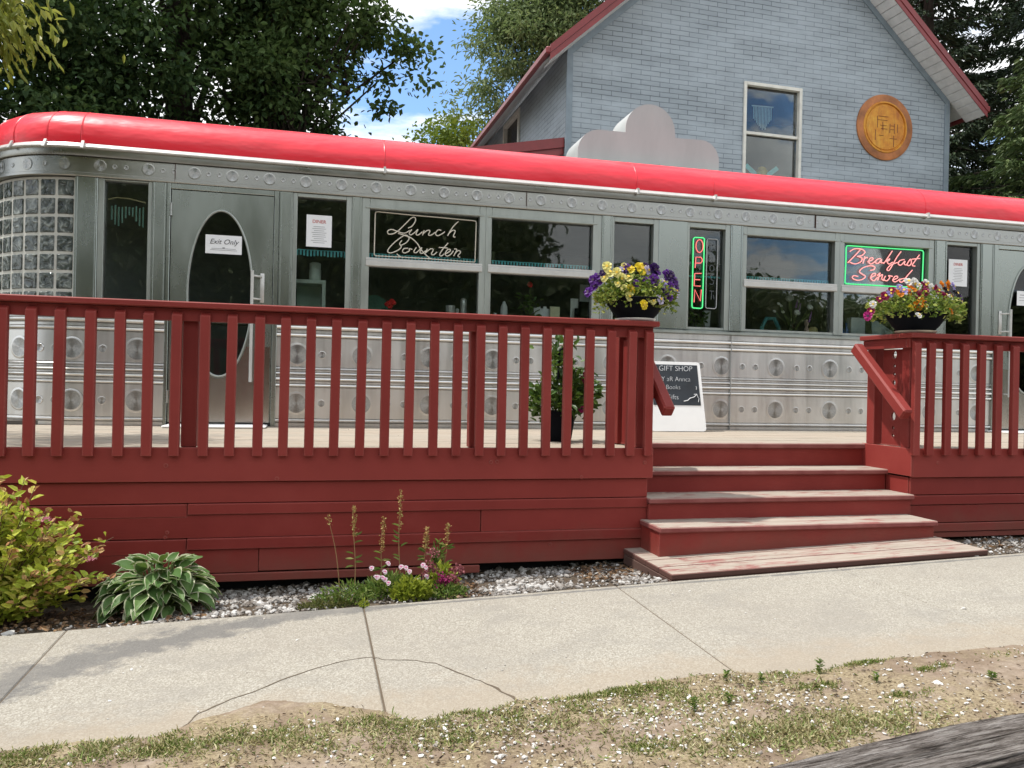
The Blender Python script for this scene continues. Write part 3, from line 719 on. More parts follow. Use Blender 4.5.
# red rounded roof edge and flat roof
RP = [(.036, 3.148), (.043, 3.19), (.044, 3.235), (.036, 3.285), (.016, 3.335), (-.018, 3.382), (-.065, 3.424), (-.13, 3.460), (-.21, 3.489), (-.30, 3.508), (-.36, 3.516)]
b = MB(); sweep(b, RP, 0)
def seam(fn):
    rows = [[fn(o+.0015, z, -.007), fn(o+.005, z+.002, -.001), fn(o+.005, z+.002, .001)] for o, z in RP]
    b.strip(rows, 0); rows = [[fn(o+.005, z+.002, .001), fn(o+.0015, z, .0045)] for o, z in RP]; b.strip(rows, 1)
for a in (1, 17, 36, 55, 75):
    an = math.radians(a)
    seam(lambda o, z, s: (XA-(RC+o)*math.sin(an+s), YF+RC-(RC+o)*math.cos(an+s), z))
for x0 in (.593, 3.049, 3.884, 6.402, 9.0):
    seam(lambda o, z, s: (x0+s*1.0, YF-o, z))
b.build('roof_edge', [M_roof, simple('dark_red_lap', (.20, .008, .014), .5)], diner, smooth=40, recalc=False)
b = MB()
inner = path(-.35); rim = [(x, y, 3.519) for x, y in inner] + [(XB, 10.35, 3.519)]
b.quad(rim)
sweep(b, [(-.34, 3.512), (-.345, 3.530), (-.40, 3.534), (-.42, 3.520)], 0)
b.build('roof_deck', M_deckroof, diner)

# pilasters and flat panels between the openings
PIL = [(-1.965, -1.79), (-1.366, -1.247), (-.319, -.202), (.313, .402), (2.71, 2.82), (4.10, 4.236), (6.556, 6.712), (7.16, 7.334), (8.26, 8.42)]
for i, (a, c) in enumerate(PIL):
    b = MB()
    b.box(a, c, YF-.018, YF+.05, 1.808, 2.886, 0, .004)
    b.box(a+.012, a+.022, YF-.024, YF-.016, 1.81, 2.88, 0, .002); b.box(c-.022, c-.012, YF-.024, YF-.016, 1.81, 2.88, 0, .002)
    b.build('pilaster', M_pil, diner)
b = MB()
b.box(3.312, 3.622, YF-.012, YF+.04, 1.808, 2.886, 0, .004)
b.build('steel_panel', M_pil, diner)
b = MB()
b.box(8.42, XB, YF-.006, YF+.05, 1.808, 2.886); b.box(XB-.05, XB, YF+.052, 10.35, .8, 3.16); b.box(XA-RC, XB, 10.36, 10.42, .8, 3.16)
b.build('end_wall', M_steel, diner)

# interior shell
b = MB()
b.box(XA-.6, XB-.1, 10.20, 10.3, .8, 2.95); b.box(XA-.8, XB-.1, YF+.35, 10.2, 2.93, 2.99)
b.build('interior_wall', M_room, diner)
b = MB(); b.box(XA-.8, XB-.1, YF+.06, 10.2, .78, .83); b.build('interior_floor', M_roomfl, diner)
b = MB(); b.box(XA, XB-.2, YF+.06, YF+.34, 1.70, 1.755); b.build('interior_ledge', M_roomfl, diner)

def window(x0, x1, g0, g1, ztop, zbot=1.808, transom=False, frame=M_alu, hdr=True):
    """frame x0..x1, glass g0..g1"""
    b = MB()
    b.box(x0, g0, YF-.006, YF+.075, zbot+.001, 2.886, 0, .003)
    b.box(g1, x1, YF-.006, YF+.075, zbot+.001, 2.886, 0, .003)
    b.box(g0, g1, YF-.004, YF+.075, ztop, 2.885, 0, .003)
    if ztop < 2.82:
        b.box(g0-.04, g1+.04, YF-.014, YF-.004, ztop+.004, ztop+.020, 0, .002)
    b.box(g0, g1, YF+.002, YF+.075, zbot+.001, zbot+.026, 0, .002)
    fr = b.build('window', frame, diner)
    b = MB(); b.box(g0-.004, g1+.004, YF+.052, YF+.058, zbot+.02, ztop+.004); b.build('glass', M_glass, fr)
    if transom:
        b = MB(); b.box(g0-.03, g1+.03, YF-.020, YF+.070, 2.268, 2.322, 0, .006); b.box(g0-.03, g1+.03, YF-.012, YF+.066, 2.322, 2.345, 0, .003)
        b.build('transom', M_white_al, fr)
    return fr
window(-1.79, -1.366, -1.742, -1.398, 2.872)
window(-.202, .313, -.164, .265, 2.852)
window(.402, 1.553, .474, 1.495, 2.790, transom=True)
window(1.553, 2.71, 1.611, 2.622, 2.786, transom=True)
window(2.82, 3.312, 2.842, 3.257, 2.836)
window(3.622, 4.10, 3.646, 4.044, 2.836)
window(4.236, 5.374, 4.287, 5.318, 2.794, transom=True)
window(5.374, 6.556, 5.431, 6.486, 2.790, transom=True)
window(6.712, 7.16, 6.716, 7.118, 2.85)

# glass-block corner window
b = MB()
rb = RC-.02
def arcp(s, r):
    """s metres along the wall, measured from the pilaster leftwards"""
    a = .068 + s/rb
    return (XA-r*math.sin(a), YF+RC-r*math.cos(a))
cw, ch, gp = .150, .157, .017
for i in range(10):
    for j in range(7):
        s0, s1 = i*(cw)+gp, (i+1)*cw
        z1 = 2.862-j*ch; z0 = z1-ch+gp
        pts = [arcp(s, r) for s in (s0, s1) for r in (rb-.06, rb+.008)]
        (ax, ay), (bx, by), (cx, cy), (dx, dy) = pts
        b.hexa([(bx, by, z0), (dx, dy, z0), (cx, cy, z0), (ax, ay, z0), (bx, by, z1), (dx, dy, z1), (cx, cy, z1), (ax, ay, z1)], 0, .010)
rows = []
for r, z in ((rb, 1.75), (rb, 2.862+gp), (rb-.05, 2.862+gp)):
    rows.append([(*arcp(s, r), z) for s in np.linspace(0, 1.62, 28)])
b.strip(rows, 1)
b.build('glass_block_window', [M_block, M_grout], diner)

def text(parent, s, loc, size, mat, name='lettering', shear=0.0, align='CENTER', ext=.0006, rot=(PI/2, 0, 0), xs=1.0, off=0.0):
    cu = bpy.data.curves.new('t', 'FONT'); cu.body = s; cu.size = size; cu.align_x = align; cu.shear = shear; cu.extrude = ext; cu.offset = off
    ob = bpy.data.objects.new('t', cu); COL.objects.link(ob); ob.rotation_euler = rot; ob.location = loc; ob.scale = (xs, 1, 1)
    bpy.context.view_layer.update()
    dg = bpy.context.evaluated_depsgraph_get()
    me = bpy.data.meshes.new_from_object(ob.evaluated_get(dg)); me.transform(ob.matrix_world)
    me.name = name; me.materials.clear()
    bpy.data.objects.remove(ob)
    return link(name, me, [mat], parent)

def oval(cx, cz, rx, rz, n=48): return [(cx+rx*math.cos(2*PI*k/n), cz+rz*math.sin(2*PI*k/n)) for k in range(n)]
def door(x0, x1, lx0, lx1, hinge_left=True):
    """frame x0..x1, leaf lx0..lx1, tall oval window"""
    cx = (lx0+lx1)/2 + (-.012 if hinge_left else .012)
    b = MB()
    b.box(x0, lx0-.006, YF-.022, YF+.05, .80, 2.886, 0, .004); b.box(lx1+.006, x1, YF-.022, YF+.05, .80, 2.886, 0, .004)
    b.box(lx0-.006, lx1+.006, YF-.020, YF+.05, 2.838, 2.885, 0, .004); b.box(lx0-.006, lx1+.006, YF-.016, YF+.05, .80, .822, 1)
    fr = b.build('door_frame', [M_pil, M_dark], diner)
    b = MB()
    hole = oval(cx, 1.955, .266, .72)
    b.plate([(lx0, .83), (lx1, .83), (lx1, 2.832), (lx0, 2.832)], [hole], lambda u, v, w: (u, YF-.004+w, v), .04)
    lf = b.build('door', M_pil, diner)
    arc_ = [(cx+.285*math.cos(a), 1.955+.742*math.sin(a)) for a in np.linspace(math.asin(-.455/.742), -PI-math.asin(-.455/.742), 25)]
    b = MB(); b.plate([(lx0+.01, .835), (lx1-.01, .835), (lx1-.01, 1.50)]+arc_+[(lx0+.01, 1.50)], [], lambda u, v, w: (u, YF-.0075+w, v), .003); b.build('kick_plate', M_kick, lf)
    b = MB(); b.tube([(u, YF-.008, v) for u, v in oval(cx, 1.955, .268, .722, 64)], .010, 8, closed=True); b.build('oval_trim', M_alu, lf, smooth=60)
    b = MB(); b.plate(oval(cx, 1.955, .27, .724), [], lambda u, v, w: (u, YF+.014+w, v), .006); b.build('oval_glass', M_glass, lf)
    hx = lx1-.165 if hinge_left else lx0+.12; px = hx+.075 if hinge_left else hx-.075
    b = MB()
    b.tube([(hx, YF-.075, 1.19), (hx, YF-.075, 2.165)], .014, 10)
    b.box(min(hx, px)+.062 if hinge_left else px-.02, hx+.098 if hinge_left else px+.022, YF-.012, YF-.004, 1.89, 2.15, 0, .003)
    for z in (1.92, 2.12): b.bar((hx, YF-.075, z), (px, YF-.01, z), .016, .016, 0, .003)
    b.bar((hx, YF-.075, 1.22), (hx, YF-.005, 1.22), .016, .016, 0, .003)
    b.build('handle', M_white_al, lf, smooth=50)
    ex_ = lx0 if hinge_left else lx1
    for z in (1.05, 2.66):
        b = MB(); b.tube([(ex_, YF-.018, z-.055), (ex_, YF-.018, z+.055)], .010, 8)
        for q in (-.05, 0, .05): b.tube([(ex_, YF-.018, z+q-.004), (ex_, YF-.018, z+q+.004)], .013, 8)
        b.build('hinge', M_frieze, lf, smooth=40)
    return lf
door(-1.247, -.319, -1.211, -.366, True)
door(7.334, 8.26, 7.395, 8.215, False)

# ------------------------------------------------------------------ neon signs and papers in the windows
YN = 7.535
def spline(pts, k=6):
    out = []; P = [pts[0]]+list(pts)+[pts[-1]]
    for i in range(1, len(P)-2):
        p0, p1, p2, p3 = P[i-1:i+3]
        for j in range(k):
            t = j/k
            out.append(tuple(.5*((2*p1[q])+(-p0[q]+p2[q])*t+(2*p0[q]-5*p1[q]+4*p2[q]-p3[q])*t*t+(-p0[q]+3*p1[q]-3*p2[q]+p3[q])*t**3) for q in (0, 1)))
    out.append(pts[-1]); return out
def tubes(name, strokes, r, mat, parent, smoothk=6):
    b = MB()
    for st in strokes:
        sp_ = spline(st, smoothk) if smoothk else st
        b.tube([(x, YN+.0, z) for x, z in sp_], r, 6)
    return b.build(name, mat, parent, smooth=80)
YN = 7.488
def sc(strokes, k=None):
    """strokes were measured on a plane 7.56 m away; carry them to the tube plane"""
    q = YN/7.56
    return [[(x*q, 1.23+(z-1.23)*q) for x, z in st] for st in strokes]
t = thing('neon_sign', 'unlit cream neon sign reading Lunch Counter in script inside a cream tube border', 'neon sign', (.98, YN, 2.36))
tubes('border', sc(N_lunch_b), .0055, M_tube_off, t, 0); tubes('lettering', sc(N_lunch), .0055, M_tube_off, t)
t = thing('neon_sign', 'lit pink neon sign reading Breakfast Served in script inside a glowing green border', 'neon sign', (5.9, YN, 2.36))
tubes('border', sc(N_bf_b), .0066, M_neon_g, t, 0); tubes('lettering', sc(N_bf), .0056, M_neon_p, t)
t = thing('neon_sign', 'narrow upright neon sign with red letters OPEN stacked in a lit green border', 'neon sign', (3.78, YN, 2.05))
tubes('border', sc(N_op_b), .0062, M_neon_g, t, 0); tubes('lettering', sc(N_op), .0050, M_neon_r, t, 0)
t = thing('neon_sign', 'narrow upright unlit grey neon tube sign beside the lit OPEN sign', 'neon sign', (3.92, YN, 2.05))
tubes('border', sc(N_cl_b), .005, M_tube_dim, t, 0); tubes('lettering', sc(N_cl), .004, M_tube_vdim, t)

def paper(x0, x1, z0, z1, y, label, lines, head=None):
    t = thing('paper_notice', label, 'paper notice', ((x0+x1)/2, y, z0))
    b = MB(); b.box(x0, x1, y, y+.0012, z0, z1); b.build('sheet', M_paper, t)
    b = MB(); xm = (x0+x1)/2
    for z, w, h in lines: b.box(xm-w/2, xm+w/2, y-.0014, y-.0004, z-h/2, z+h/2)
    b.build('print', M_inkl, t)
    if head:
        for s, z, size, mat, sh, xq in head: text(t, s, (xm, y-.0016, z), size, mat, 'lettering', sh, xs=xq)
    return t
paper(-.928, -.628, 2.30, 2.462, 7.428, 'small white paper reading Exit Only on the left door oval window', [(2.345, .20, .004), (2.332, .22, .004), (2.352, .02, .012)], [('Exit Only', 2.385, .062, M_ink, .35, 1.0)])
mlines = [(2.60-.018*k, w, .0045) for k, w in enumerate((.10, .12, .09, .13, .11, .12, .09, .14, .10))]
paper(-.084, .138, 2.418, 2.704, 7.478, 'white menu sheet with a red DINER heading in the window right of the left door', [(z, w, h) for z, w, h in mlines], [('DINER', 2.632, .042, M_redink, 0, 1.0)])
paper(6.775, 7.02, 2.405, 2.700, 7.478, 'white menu sheet with a red heading in the dark window above the right flower bowl', [(z, w, h) for z, w, h in mlines], [('DINER', 2.632, .042, M_redink, 0, 1.0)])
paper(7.648, 7.83, 2.222, 2.385, 7.428, 'small white paper taped on the right door oval window', [(2.34, .10, .01), (2.31, .12, .006), (2.28, .12, .006)])

# bead fringes hung inside the windows
for (a, c, lab) in ((-.16, .26, 'teal bead fringe hanging below the menu in the window right of the left door'), (.48, 1.49, 'teal bead fringe behind the Lunch Counter neon sign'), (1.62, 2.615, 'teal bead fringe in the big window right of the Lunch Counter sign'),
                    (3.65, 4.04, 'thin teal bead fringe behind the upright OPEN neon sign'), (4.295, 5.31, 'teal bead fringe in the big window left of the Breakfast Served sign'), (5.44, 6.48, 'teal bead fringe behind the Breakfast Served neon sign')):
    b = MB(); n = int((c-a)/.030); zt = 2.395 if a < 3 else 2.385; L = .052 if a < 1 else .030
    if 3 < a < 4: L = .012; zt = 2.36
    for k in range(n+1):
        x = a+(c-a)*k/n; b.box(x-.008, x+.008, 7.545, 7.556, zt-L*random.uniform(.85, 1.05), zt)
    b.box(a, c, 7.546, 7.552, zt, zt+.006)
    tag(b.build('bead_fringe', M_teal), lab, 'bead fringe', 'bead fringes inside the diner windows')

# ------------------------------------------------------------------ deck, stairs, railings
DZ = .80
deck = thing('deck', 'raised red wooden deck with beige weathered boards and horizontal skirt boards', 'deck', (2.0, 6.0, .1))
b = MB()
y = 5.135; k = 0
while y < 7.42:
    w = .138
    segs = [(-4.2, 2.262), (4.345, 9.6)] if y < 5.62 else [(-4.2, 9.6)]
    for x0, x1 in segs:
        cuts = sorted([x0] + [c for c in (x0+.9+((k*1.37) % 2.4)+2.6*j for j in range(6)) if x0+.4 < c < x1-.4] + [x1])
        for a, c in zip(cuts[:-1], cuts[1:]):
            b.box(a+.0015, c-.0015, y, min(y+w, 7.455), DZ-.035, DZ+random.uniform(-.002, .002), 0, .003)
    y += w+.006; k += 1
b.build('floor_boards', M_deck, deck)
b = MB()
b.box(-4.2, 2.262, 5.098, 5.133, .602, .806, 0, .004)            # rim boards
b.box(4.342, 9.6, 5.098, 5.133, .590, .806, 0, .004)
b.box(4.326, 4.3415, 5.098, 5.66, .598, .806, 0, .003); b.box(2.226, 2.262, 5.135, 5.66, .60, .795, 0, .003)
for x, z in ((-.83, .70), (1.13, .715), (1.17, .717), (2.20, .71), (4.56, .70), (-.2, .618), (1.75, .612)):
    b.tube([(x, 5.10, z), (x, 5.092, z)], .011, 8)
b.build('rim_board', M_red, deck)
b = MB()
def skirt(x0, x1, rows, yb=5.125):
    for z1, z0, pr in rows:
        b.box(x0, x1, yb-pr, yb+.02, z0+.003, z1-.002, 0, .004)
skirt(-4.2, 2.235, [(.600, .468, .0)])
skirt(-4.2, -.711, [(.468, .385, .004)]); skirt(-.708, 2.235, [(.470, .400, .014)])
skirt(-4.2, 1.075, [(.405, .258, .0)]); skirt(1.079, 2.235, [(.410, .256, .002)])
skirt(-4.2, -.712, [(.258, .165, .003)]); skirt(-.708, 2.235, [(.262, .190, .017)])
skirt(-4.2, -.30, [(.205, .045, .0)]); skirt(-.297, 2.235, [(.205, .050, .001)])
skirt(-4.2, 1.075, [(.046, -.008, .008)])
skirt(4.345, 9.6, [(.588, .455, .0), (.455, .380, .010), (.380, .243, .0), (.243, .175, .010), (.175, .130, 0)])
b.box(2.215, 2.240, 5.15, 5.66, .06, .598); b.box(4.342, 4.362, 5.146, 5.66, .13, .585)
for x, z in ((1.55, .165), (-.82, .30), (-.83, .27)): b.tube([(x, 5.126, z), (x, 5.119, z)], .010, 8)
b.build('skirt_boards', M_red, deck)
b = MB(); b.box(-4.2, 2.2, 5.3, 5.34, -.3, .60); b.box(4.4, 9.6, 5.3, 5.34, -.2, .60); b.box(-4.2, 9.6, 7.40, 7.44, -.3, .76)
b.build('understructure', M_dark, deck)

stairs = thing('staircase', 'wide red wooden stairs with worn peeling treads leading up to the deck', 'stairs', (3.3, 5.1, .15))
T = [(2.264, 4.34, 5.615, .800), (2.264, 4.338, 5.345, .625), (2.225, 4.338, 5.065, .467), (2.180, 4.298, 4.785, .321)]
for i, (x0, x1, yn, z) in enumerate(T):
    yb = 5.75 if i == 0 else T[i-1][2]+.055
    b = MB(); b.box(x0, x1, yn, yb, z-.036, z + (.003 if i == 0 else 0), 0, .007)
    b.build('tread', M_tread, stairs)
    zl = T[i+1][3]-.002 if i < 3 else .06
    b = MB(); b.box(x0+.010, x1-.010, yn+.030, yn+.055, zl, z-.037, 0, .003)
    b.build('riser', M_red, stairs)
for x0, x1, y0, y1, zz in ((2.192, 2.225, 4.842, 5.118, .284), (4.262, 4.288, 4.842, 5.118, .284), (2.236, 2.262, 5.121, 5.4, .43)):
    b = MB(); b.box(x0, x1, y0, y1, .06, zz, 0, .003); b.build('stringer', M_red, stairs)

plat = thing('wooden_platform', 'low worn wooden platform with flaking red paint at the foot of the stairs', 'platform', (3.2, 4.7, .1))
b = MB()
n = 4
for k in range(n):
    y0 = 4.368+k*.192; y1 = y0+.186
    f = lambda x: .048+SL*x
    b.hexa([(2.07, y0, f(2.07)-.035), (4.315, y0, f(4.315)-.035), (4.315, y1, f(4.315)-.035), (2.07, y1, f(2.07)-.035),
            (2.07, y0, f(2.07)), (4.315, y0, f(4.315)), (4.315, y1, f(4.315)), (2.07, y1, f(2.07))], 0, .005)
b.build('boards', M_plat, plat)
b = MB()
for x0, x1 in ((2.066, 2.10), (4.285, 4.318)):
    b.hexa([(x0, 4.375, -.05+SL*x0), (x1, 4.375, -.05+SL*x1), (x1, 5.11, -.05+SL*x1), (x0, 5.11, -.05+SL*x0), (x0, 4.375, .012+SL*x0), (x1, 4.375, .012+SL*x1), (x1, 5.11, .012+SL*x1), (x0, 5.11, .012+SL*x0)], 0, .003)
b.hexa([(2.102, 4.372, -.05+SL*2.1), (4.283, 4.372, -.05+SL*4.283), (4.283, 4.40, -.05+SL*4.283), (2.102, 4.40, -.05+SL*2.1), (2.102, 4.372, .012+SL*2.1), (4.283, 4.372, .012+SL*4.283), (4.283, 4.40, .012+SL*4.283), (2.102, 4.40, .012+SL*2.1)])
b.build('frame', M_platside, plat)

def baluster(x, par):
    b = MB(); w = .0285; y0, y1 = 5.056, 5.0965; dx = random.uniform(-.006, .006)
    P = [(x-w, y0), (x+w, y0), (x+w, y1), (x-w, y1)]
    b.hexa([(px+dx, py, .757) for px, py in P] + [(px, py, 1.588 if i < 2 else 1.612) for i, (px, py) in enumerate(P)], 0, .004)
    b.build('baluster', M_red, par)
def post(x, y, par, z1=1.625, s=.044):
    b = MB(); b.box(x-s, x+s, y-s, y+s, .805, z1, 0, .005); b.build('post', M_red, par)

BAL_L = [-2.6, -2.445, -2.29, -2.14, -1.99, -1.84, -1.695, -1.551, -1.401, -1.243, -1.088, -.935, -.781, -.625, -.471, -.314, -.164, -.015, .137, .294, .442, .592, .744, .893, 1.041, 1.186, 1.334, 1.484, 1.631, 1.782, 1.932, 2.083, 2.205]
rl = thing('deck_railing', 'long red deck railing left of the stairs with many square balusters', 'railing', (0, 5.1, DZ))
b = MB(); b.box(-3.0, 2.268, 5.045, 5.195, 1.630, 1.667, 0, .006); b.box(2.13, 2.268, 5.197, 5.60, 1.630, 1.667, 0, .006); b.build('cap_rail', M_red, rl)
b = MB(); b.box(-3.0, 2.244, 5.0985, 5.135, 1.556, 1.628, 0, .003); b.box(2.205, 2.244, 5.137, 5.58, 1.556, 1.628, 0, .003); b.build('apron_rail', M_red, rl)
for x in BAL_L: baluster(x, rl)
for x, y in ((-.715, 5.185), (1.035, 5.185), (-2.4, 5.185), (2.195, 5.185), (2.195, 5.545)): post(x, y, rl)

# infill board with cut-outs (circle, diamonds) beside the stairs
def holes():
    H = []
    for c, r in ((1.515, .026), (1.035, .026), (1.295, .018)): H.append([(r*math.cos(2*PI*k/14)+.0, c+r*1.25*math.sin(2*PI*k/14)) for k in range(14)])
    for c in (1.425, 1.362, .945, .885): H.append([(.016, c), (0, c+.022), (-.016, c), (0, c-.022)])
    return H
def infill(x, par, yc=5.365):
    b = MB()
    b.plate([(-.125, .815), (.125, .815), (.125, 1.554), (-.125, 1.554)], holes(), lambda u, v, w: (x+w, yc+u, v), .018)
    b.box(x-.004, x+.026, yc-.135, yc+.135, .807, .8145, 0)
    return b.build('cutout_board', M_red, par)
infill(2.185, rl)
def handrail(x, par, inset):
    b = MB()
    p0 = Vector((x, 5.60, 1.575)); p1 = Vector((x, 5.02, 1.055))
    b.bar(p0, p1, .080, .088, 0, .012)
    b.build('handrail', M_red, par)
    for yy, zz in ((5.55, 1.50), (5.19, 1.16)):
        b = MB(); b.box(min(x, inset), max(x, inset), yy-.014, yy+.014, zz-.016, zz+.016, 0, .003); b.build('bracket', M_red, par)
handrail(2.332, rl, 2.245)

BAL_R = [4.335, 4.462, 4.607, 4.759, 4.912, 5.064, 5.218, 5.37, 5.52, 5.675, 5.83, 5.98, 6.13, 6.28]
rr = thing('deck_railing', 'red deck railing right of the stairs running out of the picture', 'railing', (5.3, 5.1, DZ))
b = MB(); b.box(4.268, 6.6, 5.045, 5.195, 1.628, 1.665, 0, .006); b.box(4.268, 4.405, 5.197, 5.64, 1.628, 1.665, 0, .006); b.build('cap_rail', M_red, rr)
b = MB(); b.box(4.292, 6.6, 5.0985, 5.135, 1.556, 1.626, 0, .003); b.box(4.292, 4.330, 5.137, 5.62, 1.556, 1.626, 0, .003); b.build('apron_rail', M_red, rr)
for x in BAL_R: baluster(x, rr)
for x, y in ((4.378, 5.185), (4.378, 5.575), (6.2, 5.185)): post(x, y, rr)
infill(4.378, rr)
handrail(4.212, rr, 4.292)

# door mats
def mat_(x0, x1, lab):
    b = MB(); b.box(x0, x1, 7.10, 7.40, DZ+.003, DZ+.018, 0, .004)
    for k in range(9): b.box(x0+.02, x1-.02, 7.115+k*.031, 7.127+k*.031, DZ+.0175, DZ+.0215)
    tag(b.build('door_mat', M_white), lab, 'door mat')
mat_(-1.20, -.38, 'flat white mat on the deck before the left door'); mat_(7.25, 8.1, 'flat white mat on the deck before the right door')

# ------------------------------------------------------------------ gift shop board on the deck
t = thing('sandwich_board', 'white framed chalkboard sandwich board reading Gift Shop standing on the deck by the stairs', 'sandwich board', (3.4, 7.2, DZ))
def lean(u, v, w): return (3.392+u*(1-.04*v), 7.055+.155*v+w, DZ+.005+v*.665)   # v 0..1
def rr2(x0, x1, z0, z1, r):
    out = []
    for cx, cz, a0 in ((x1-r, z0+r*1.5, -90), (x1-r, z1-r*1.5, 0), (x0+r, z1-r*1.5, 90), (x0+r, z0+r*1.5, 180)):
        out += [(cx+r*math.cos(math.radians(a0+q)), cz+1.5*r*math.sin(math.radians(a0+q))) for q in (0, 30, 60, 90)]
    return out
b = MB(); b.plate(rr2(-.283, .283, 0, 1, .03), [], lean, .022)
b.plate(rr2(-.283, .283, 0, 1, .03), [], lambda u, v, w: (3.392+u*(1-.04*v), 7.385-.14*v+w, DZ+.005+v*.665), .018)
b.build('panel', M_white, t)
b = MB(); b.plate([(-.25, .37), (.25, .37), (.25, .955), (-.25, .955)], [], lambda u, v, w: lean(u, v, -.003+w), .002); b.build('chalkboard', M_board, t)
ang = math.radians(90)-math.atan2(.155, .665)
for s, x, v, sz in (('GIFT SHOP', 3.400, .865, .074), ('Y aR Annca', 3.395, .715, .066), ('Books', 3.36, .60, .062), ('Gifts', 3.345, .455, .068)):
    text(t, s, (x, 7.055+.155*v-.0055, DZ+.005+v*.665), sz, M_chalk, 'lettering', .08, xs=.98, off=-.0014, rot=(ang, 0, 0))
b = MB()
b.tube([lean(u, v, -.005) for u, v in ((.07, .43), (.11, .44), (.14, .475), (.18, .49), (.215, .53))], .0045, 5)
b.tube([lean(u, v, -.005) for u, v in ((.185, .53), (.215, .535), (.225, .49))], .0035, 5); b.tube([lean(u, v, -.005) for u, v in ((.225, .42), (.235, .47), (.22, .5))], .003, 5)
b.tube([lean(u, v, -.005) for u, v in ((.215, .60), (.22, .63), (.215, .65))], .0025, 5)
b.build('chalk_arrow', M_chalk, t)
# pale cards leaning inside the right windows
b = MB(); b.hexa([(x, y, z) for x, y, z in ((6.735, 7.56, 1.80), (6.96, 7.56, 1.80), (6.96, 7.575, 1.80), (6.735, 7.575, 1.80), (6.735, 7.60, 2.075), (6.86, 7.60, 2.085), (6.86, 7.615, 2.085), (6.735, 7.615, 2.075))], 0, .004)
tag(b.build('display_card', M_white), 'blank white card low in the dark narrow window beside the right door', 'card')
b = MB(); b.hexa([(x, y, z) for x, y, z in ((5.93, 7.60, 1.76), (6.40, 7.60, 1.76), (6.40, 7.615, 1.76), (5.93, 7.615, 1.76), (5.95, 7.66, 2.0), (6.02, 7.66, 2.0), (6.02, 7.675, 2.0), (5.95, 7.675, 2.0))], 0, .003)
tag(b.build('display_card', simple('pale_teal_card', (.42, .50, .50), .6)), 'pale sloping card on the ledge behind the right flower bowl', 'card')

# ------------------------------------------------------------------ roof sign
t = thing('roof_sign', 'blank grey sheet metal sign with a rounded stepped top standing on the diner roof', 'roof sign', (3.4, 8.2, 3.5))
def arc(cx, cz, r, a0, a1, n=10): return [(cx+r*math.cos(math.radians(a0+(a1-a0)*k/n)), cz+r*math.sin(math.radians(a0+(a1-a0)*k/n))) for k in range(n+1)]
S = [(2.63, 3.522), (4.245, 3.522)] + arc(4.245-.22, 3.685, .22, 0, 90) + [(3.725, 3.897)] + arc(3.437, 3.945, .283, 0, 180, 20) + [(3.154, 3.905)] + arc(2.63+.24, 3.665, .24, 90, 180)
b = MB(); b.plate(S, [], lambda u, v, w: (u, 8.0+w, v), .44)
b.build('cabinet', M_sign, t, smooth=25)
b = MB()
for x in (3.45,): b.box(x-.001, x+.001, 7.999, 8.0, 4.0, 4.2)
b.tube([(3.55, 8.0, 3.60), (3.55, 7.994, 3.60)], .012, 8)
b.build('panel_joint', M_seam, t)

# ------------------------------------------------------------------ grey house behind
hs = thing('grey_house', 'blue grey brick sided house with a red gable roof behind the diner', 'house', (4.05, 13.0, 0))
HROT = math.radians(1.3); hs.rotation_euler.z = HROT
HX0, HX1, HY0, HY1 = 4.05, 11.86, 13.0, 24.0; HZ = 6.90; PK = 7.955; SLP = .90
ridge = HZ + SLP*(PK-HX0)
b = MB()
wx0, wx1, wz0, wz1 = 7.43, 8.555, 4.70, 6.70
b.plate([(HX0, 0), (HX1, 0), (HX1, HZ), (PK, ridge), (HX0, HZ)], [[(wx0, wz0), (wx1, wz0), (wx1, wz1), (wx0, wz1)]], lambda u, v, w: (u, HY0+w, v), .12)
b.build('gable_wall', M_brick, hs)
b = MB()
b.plate([(HY0+.121, 0), (HY1, 0), (HY1, HZ), (HY0+.121, HZ)], [[(15.95, 5.95), (17.15, 5.95), (17.15, 7.0-.02), (15.95, 7.0-.02)]] if False else [[(15.95, 5.95), (17.15, 5.95), (17.15, 6.80), (15.95, 6.80)]], lambda u, v, w: (HX0+w, u, v), .12)
b.box(HX1-.12, HX1, HY0+.121, HY1, 0, HZ); b.box(HX0+.13, HX1-.13, HY1-.12, HY1, 0, HZ)
b.build('side_wall', M_brick_s, hs)
b = MB(); b.box(HX0+.2, HX1-.2, 15.4, 15.5, 0, HZ); b.box(HX0+.2, HX1-.2, HY0+.13, 15.4, 4.2, 4.25); b.box(5.3, 5.35, 15.52, HY1-.2, 4.2, HZ)
b.build('inner_wall', M_room, hs)
def sash(b, u0, u1, z0, z1, fn, w=.055):
    for a, c, d, e in ((u0, u0+w, z0, z1), (u1-w, u1, z0, z1), (u0+w, u1-w, z0, z0+w), (u0+w, u1-w, z1-w, z1), (u0+w, u1-w, (z0+z1)/2-.035, (z0+z1)/2+.035)):
        p = [fn(a, d), fn(c, e)]
        b.box(min(p[0][0], p[1][0]), max(p[0][0], p[1][0]), min(p[0][1], p[1][1]), max(p[0][1], p[1][1]), min(p[0][2], p[1][2]), max(p[0][2], p[1][2]), 0, .004)
b = MB()
for a, c, d, e in ((wx0-.035, wx0+.022, wz0-.05, wz1+.03), (wx1-.022, wx1+.035, wz0-.05, wz1+.03), (wx0+.024, wx1-.024, wz1-.03, wz1+.03), (wx0+.024, wx1-.024, wz0-.05, wz0+.04)):
    b.box(a, c, HY0-.03, HY0+.06, d, e, 0, .004)
b.box(wx0+.024, wx1-.024, HY0+.0, HY0+.055, 5.80, 5.85, 0, .004)
fr = b.build('window', M_cream, hs)
b = MB(); b.box(wx0+.03, wx1-.03, HY0+.062, HY0+.07, wz0, wz1); b.build('glass', M_glass, fr)
b = MB()
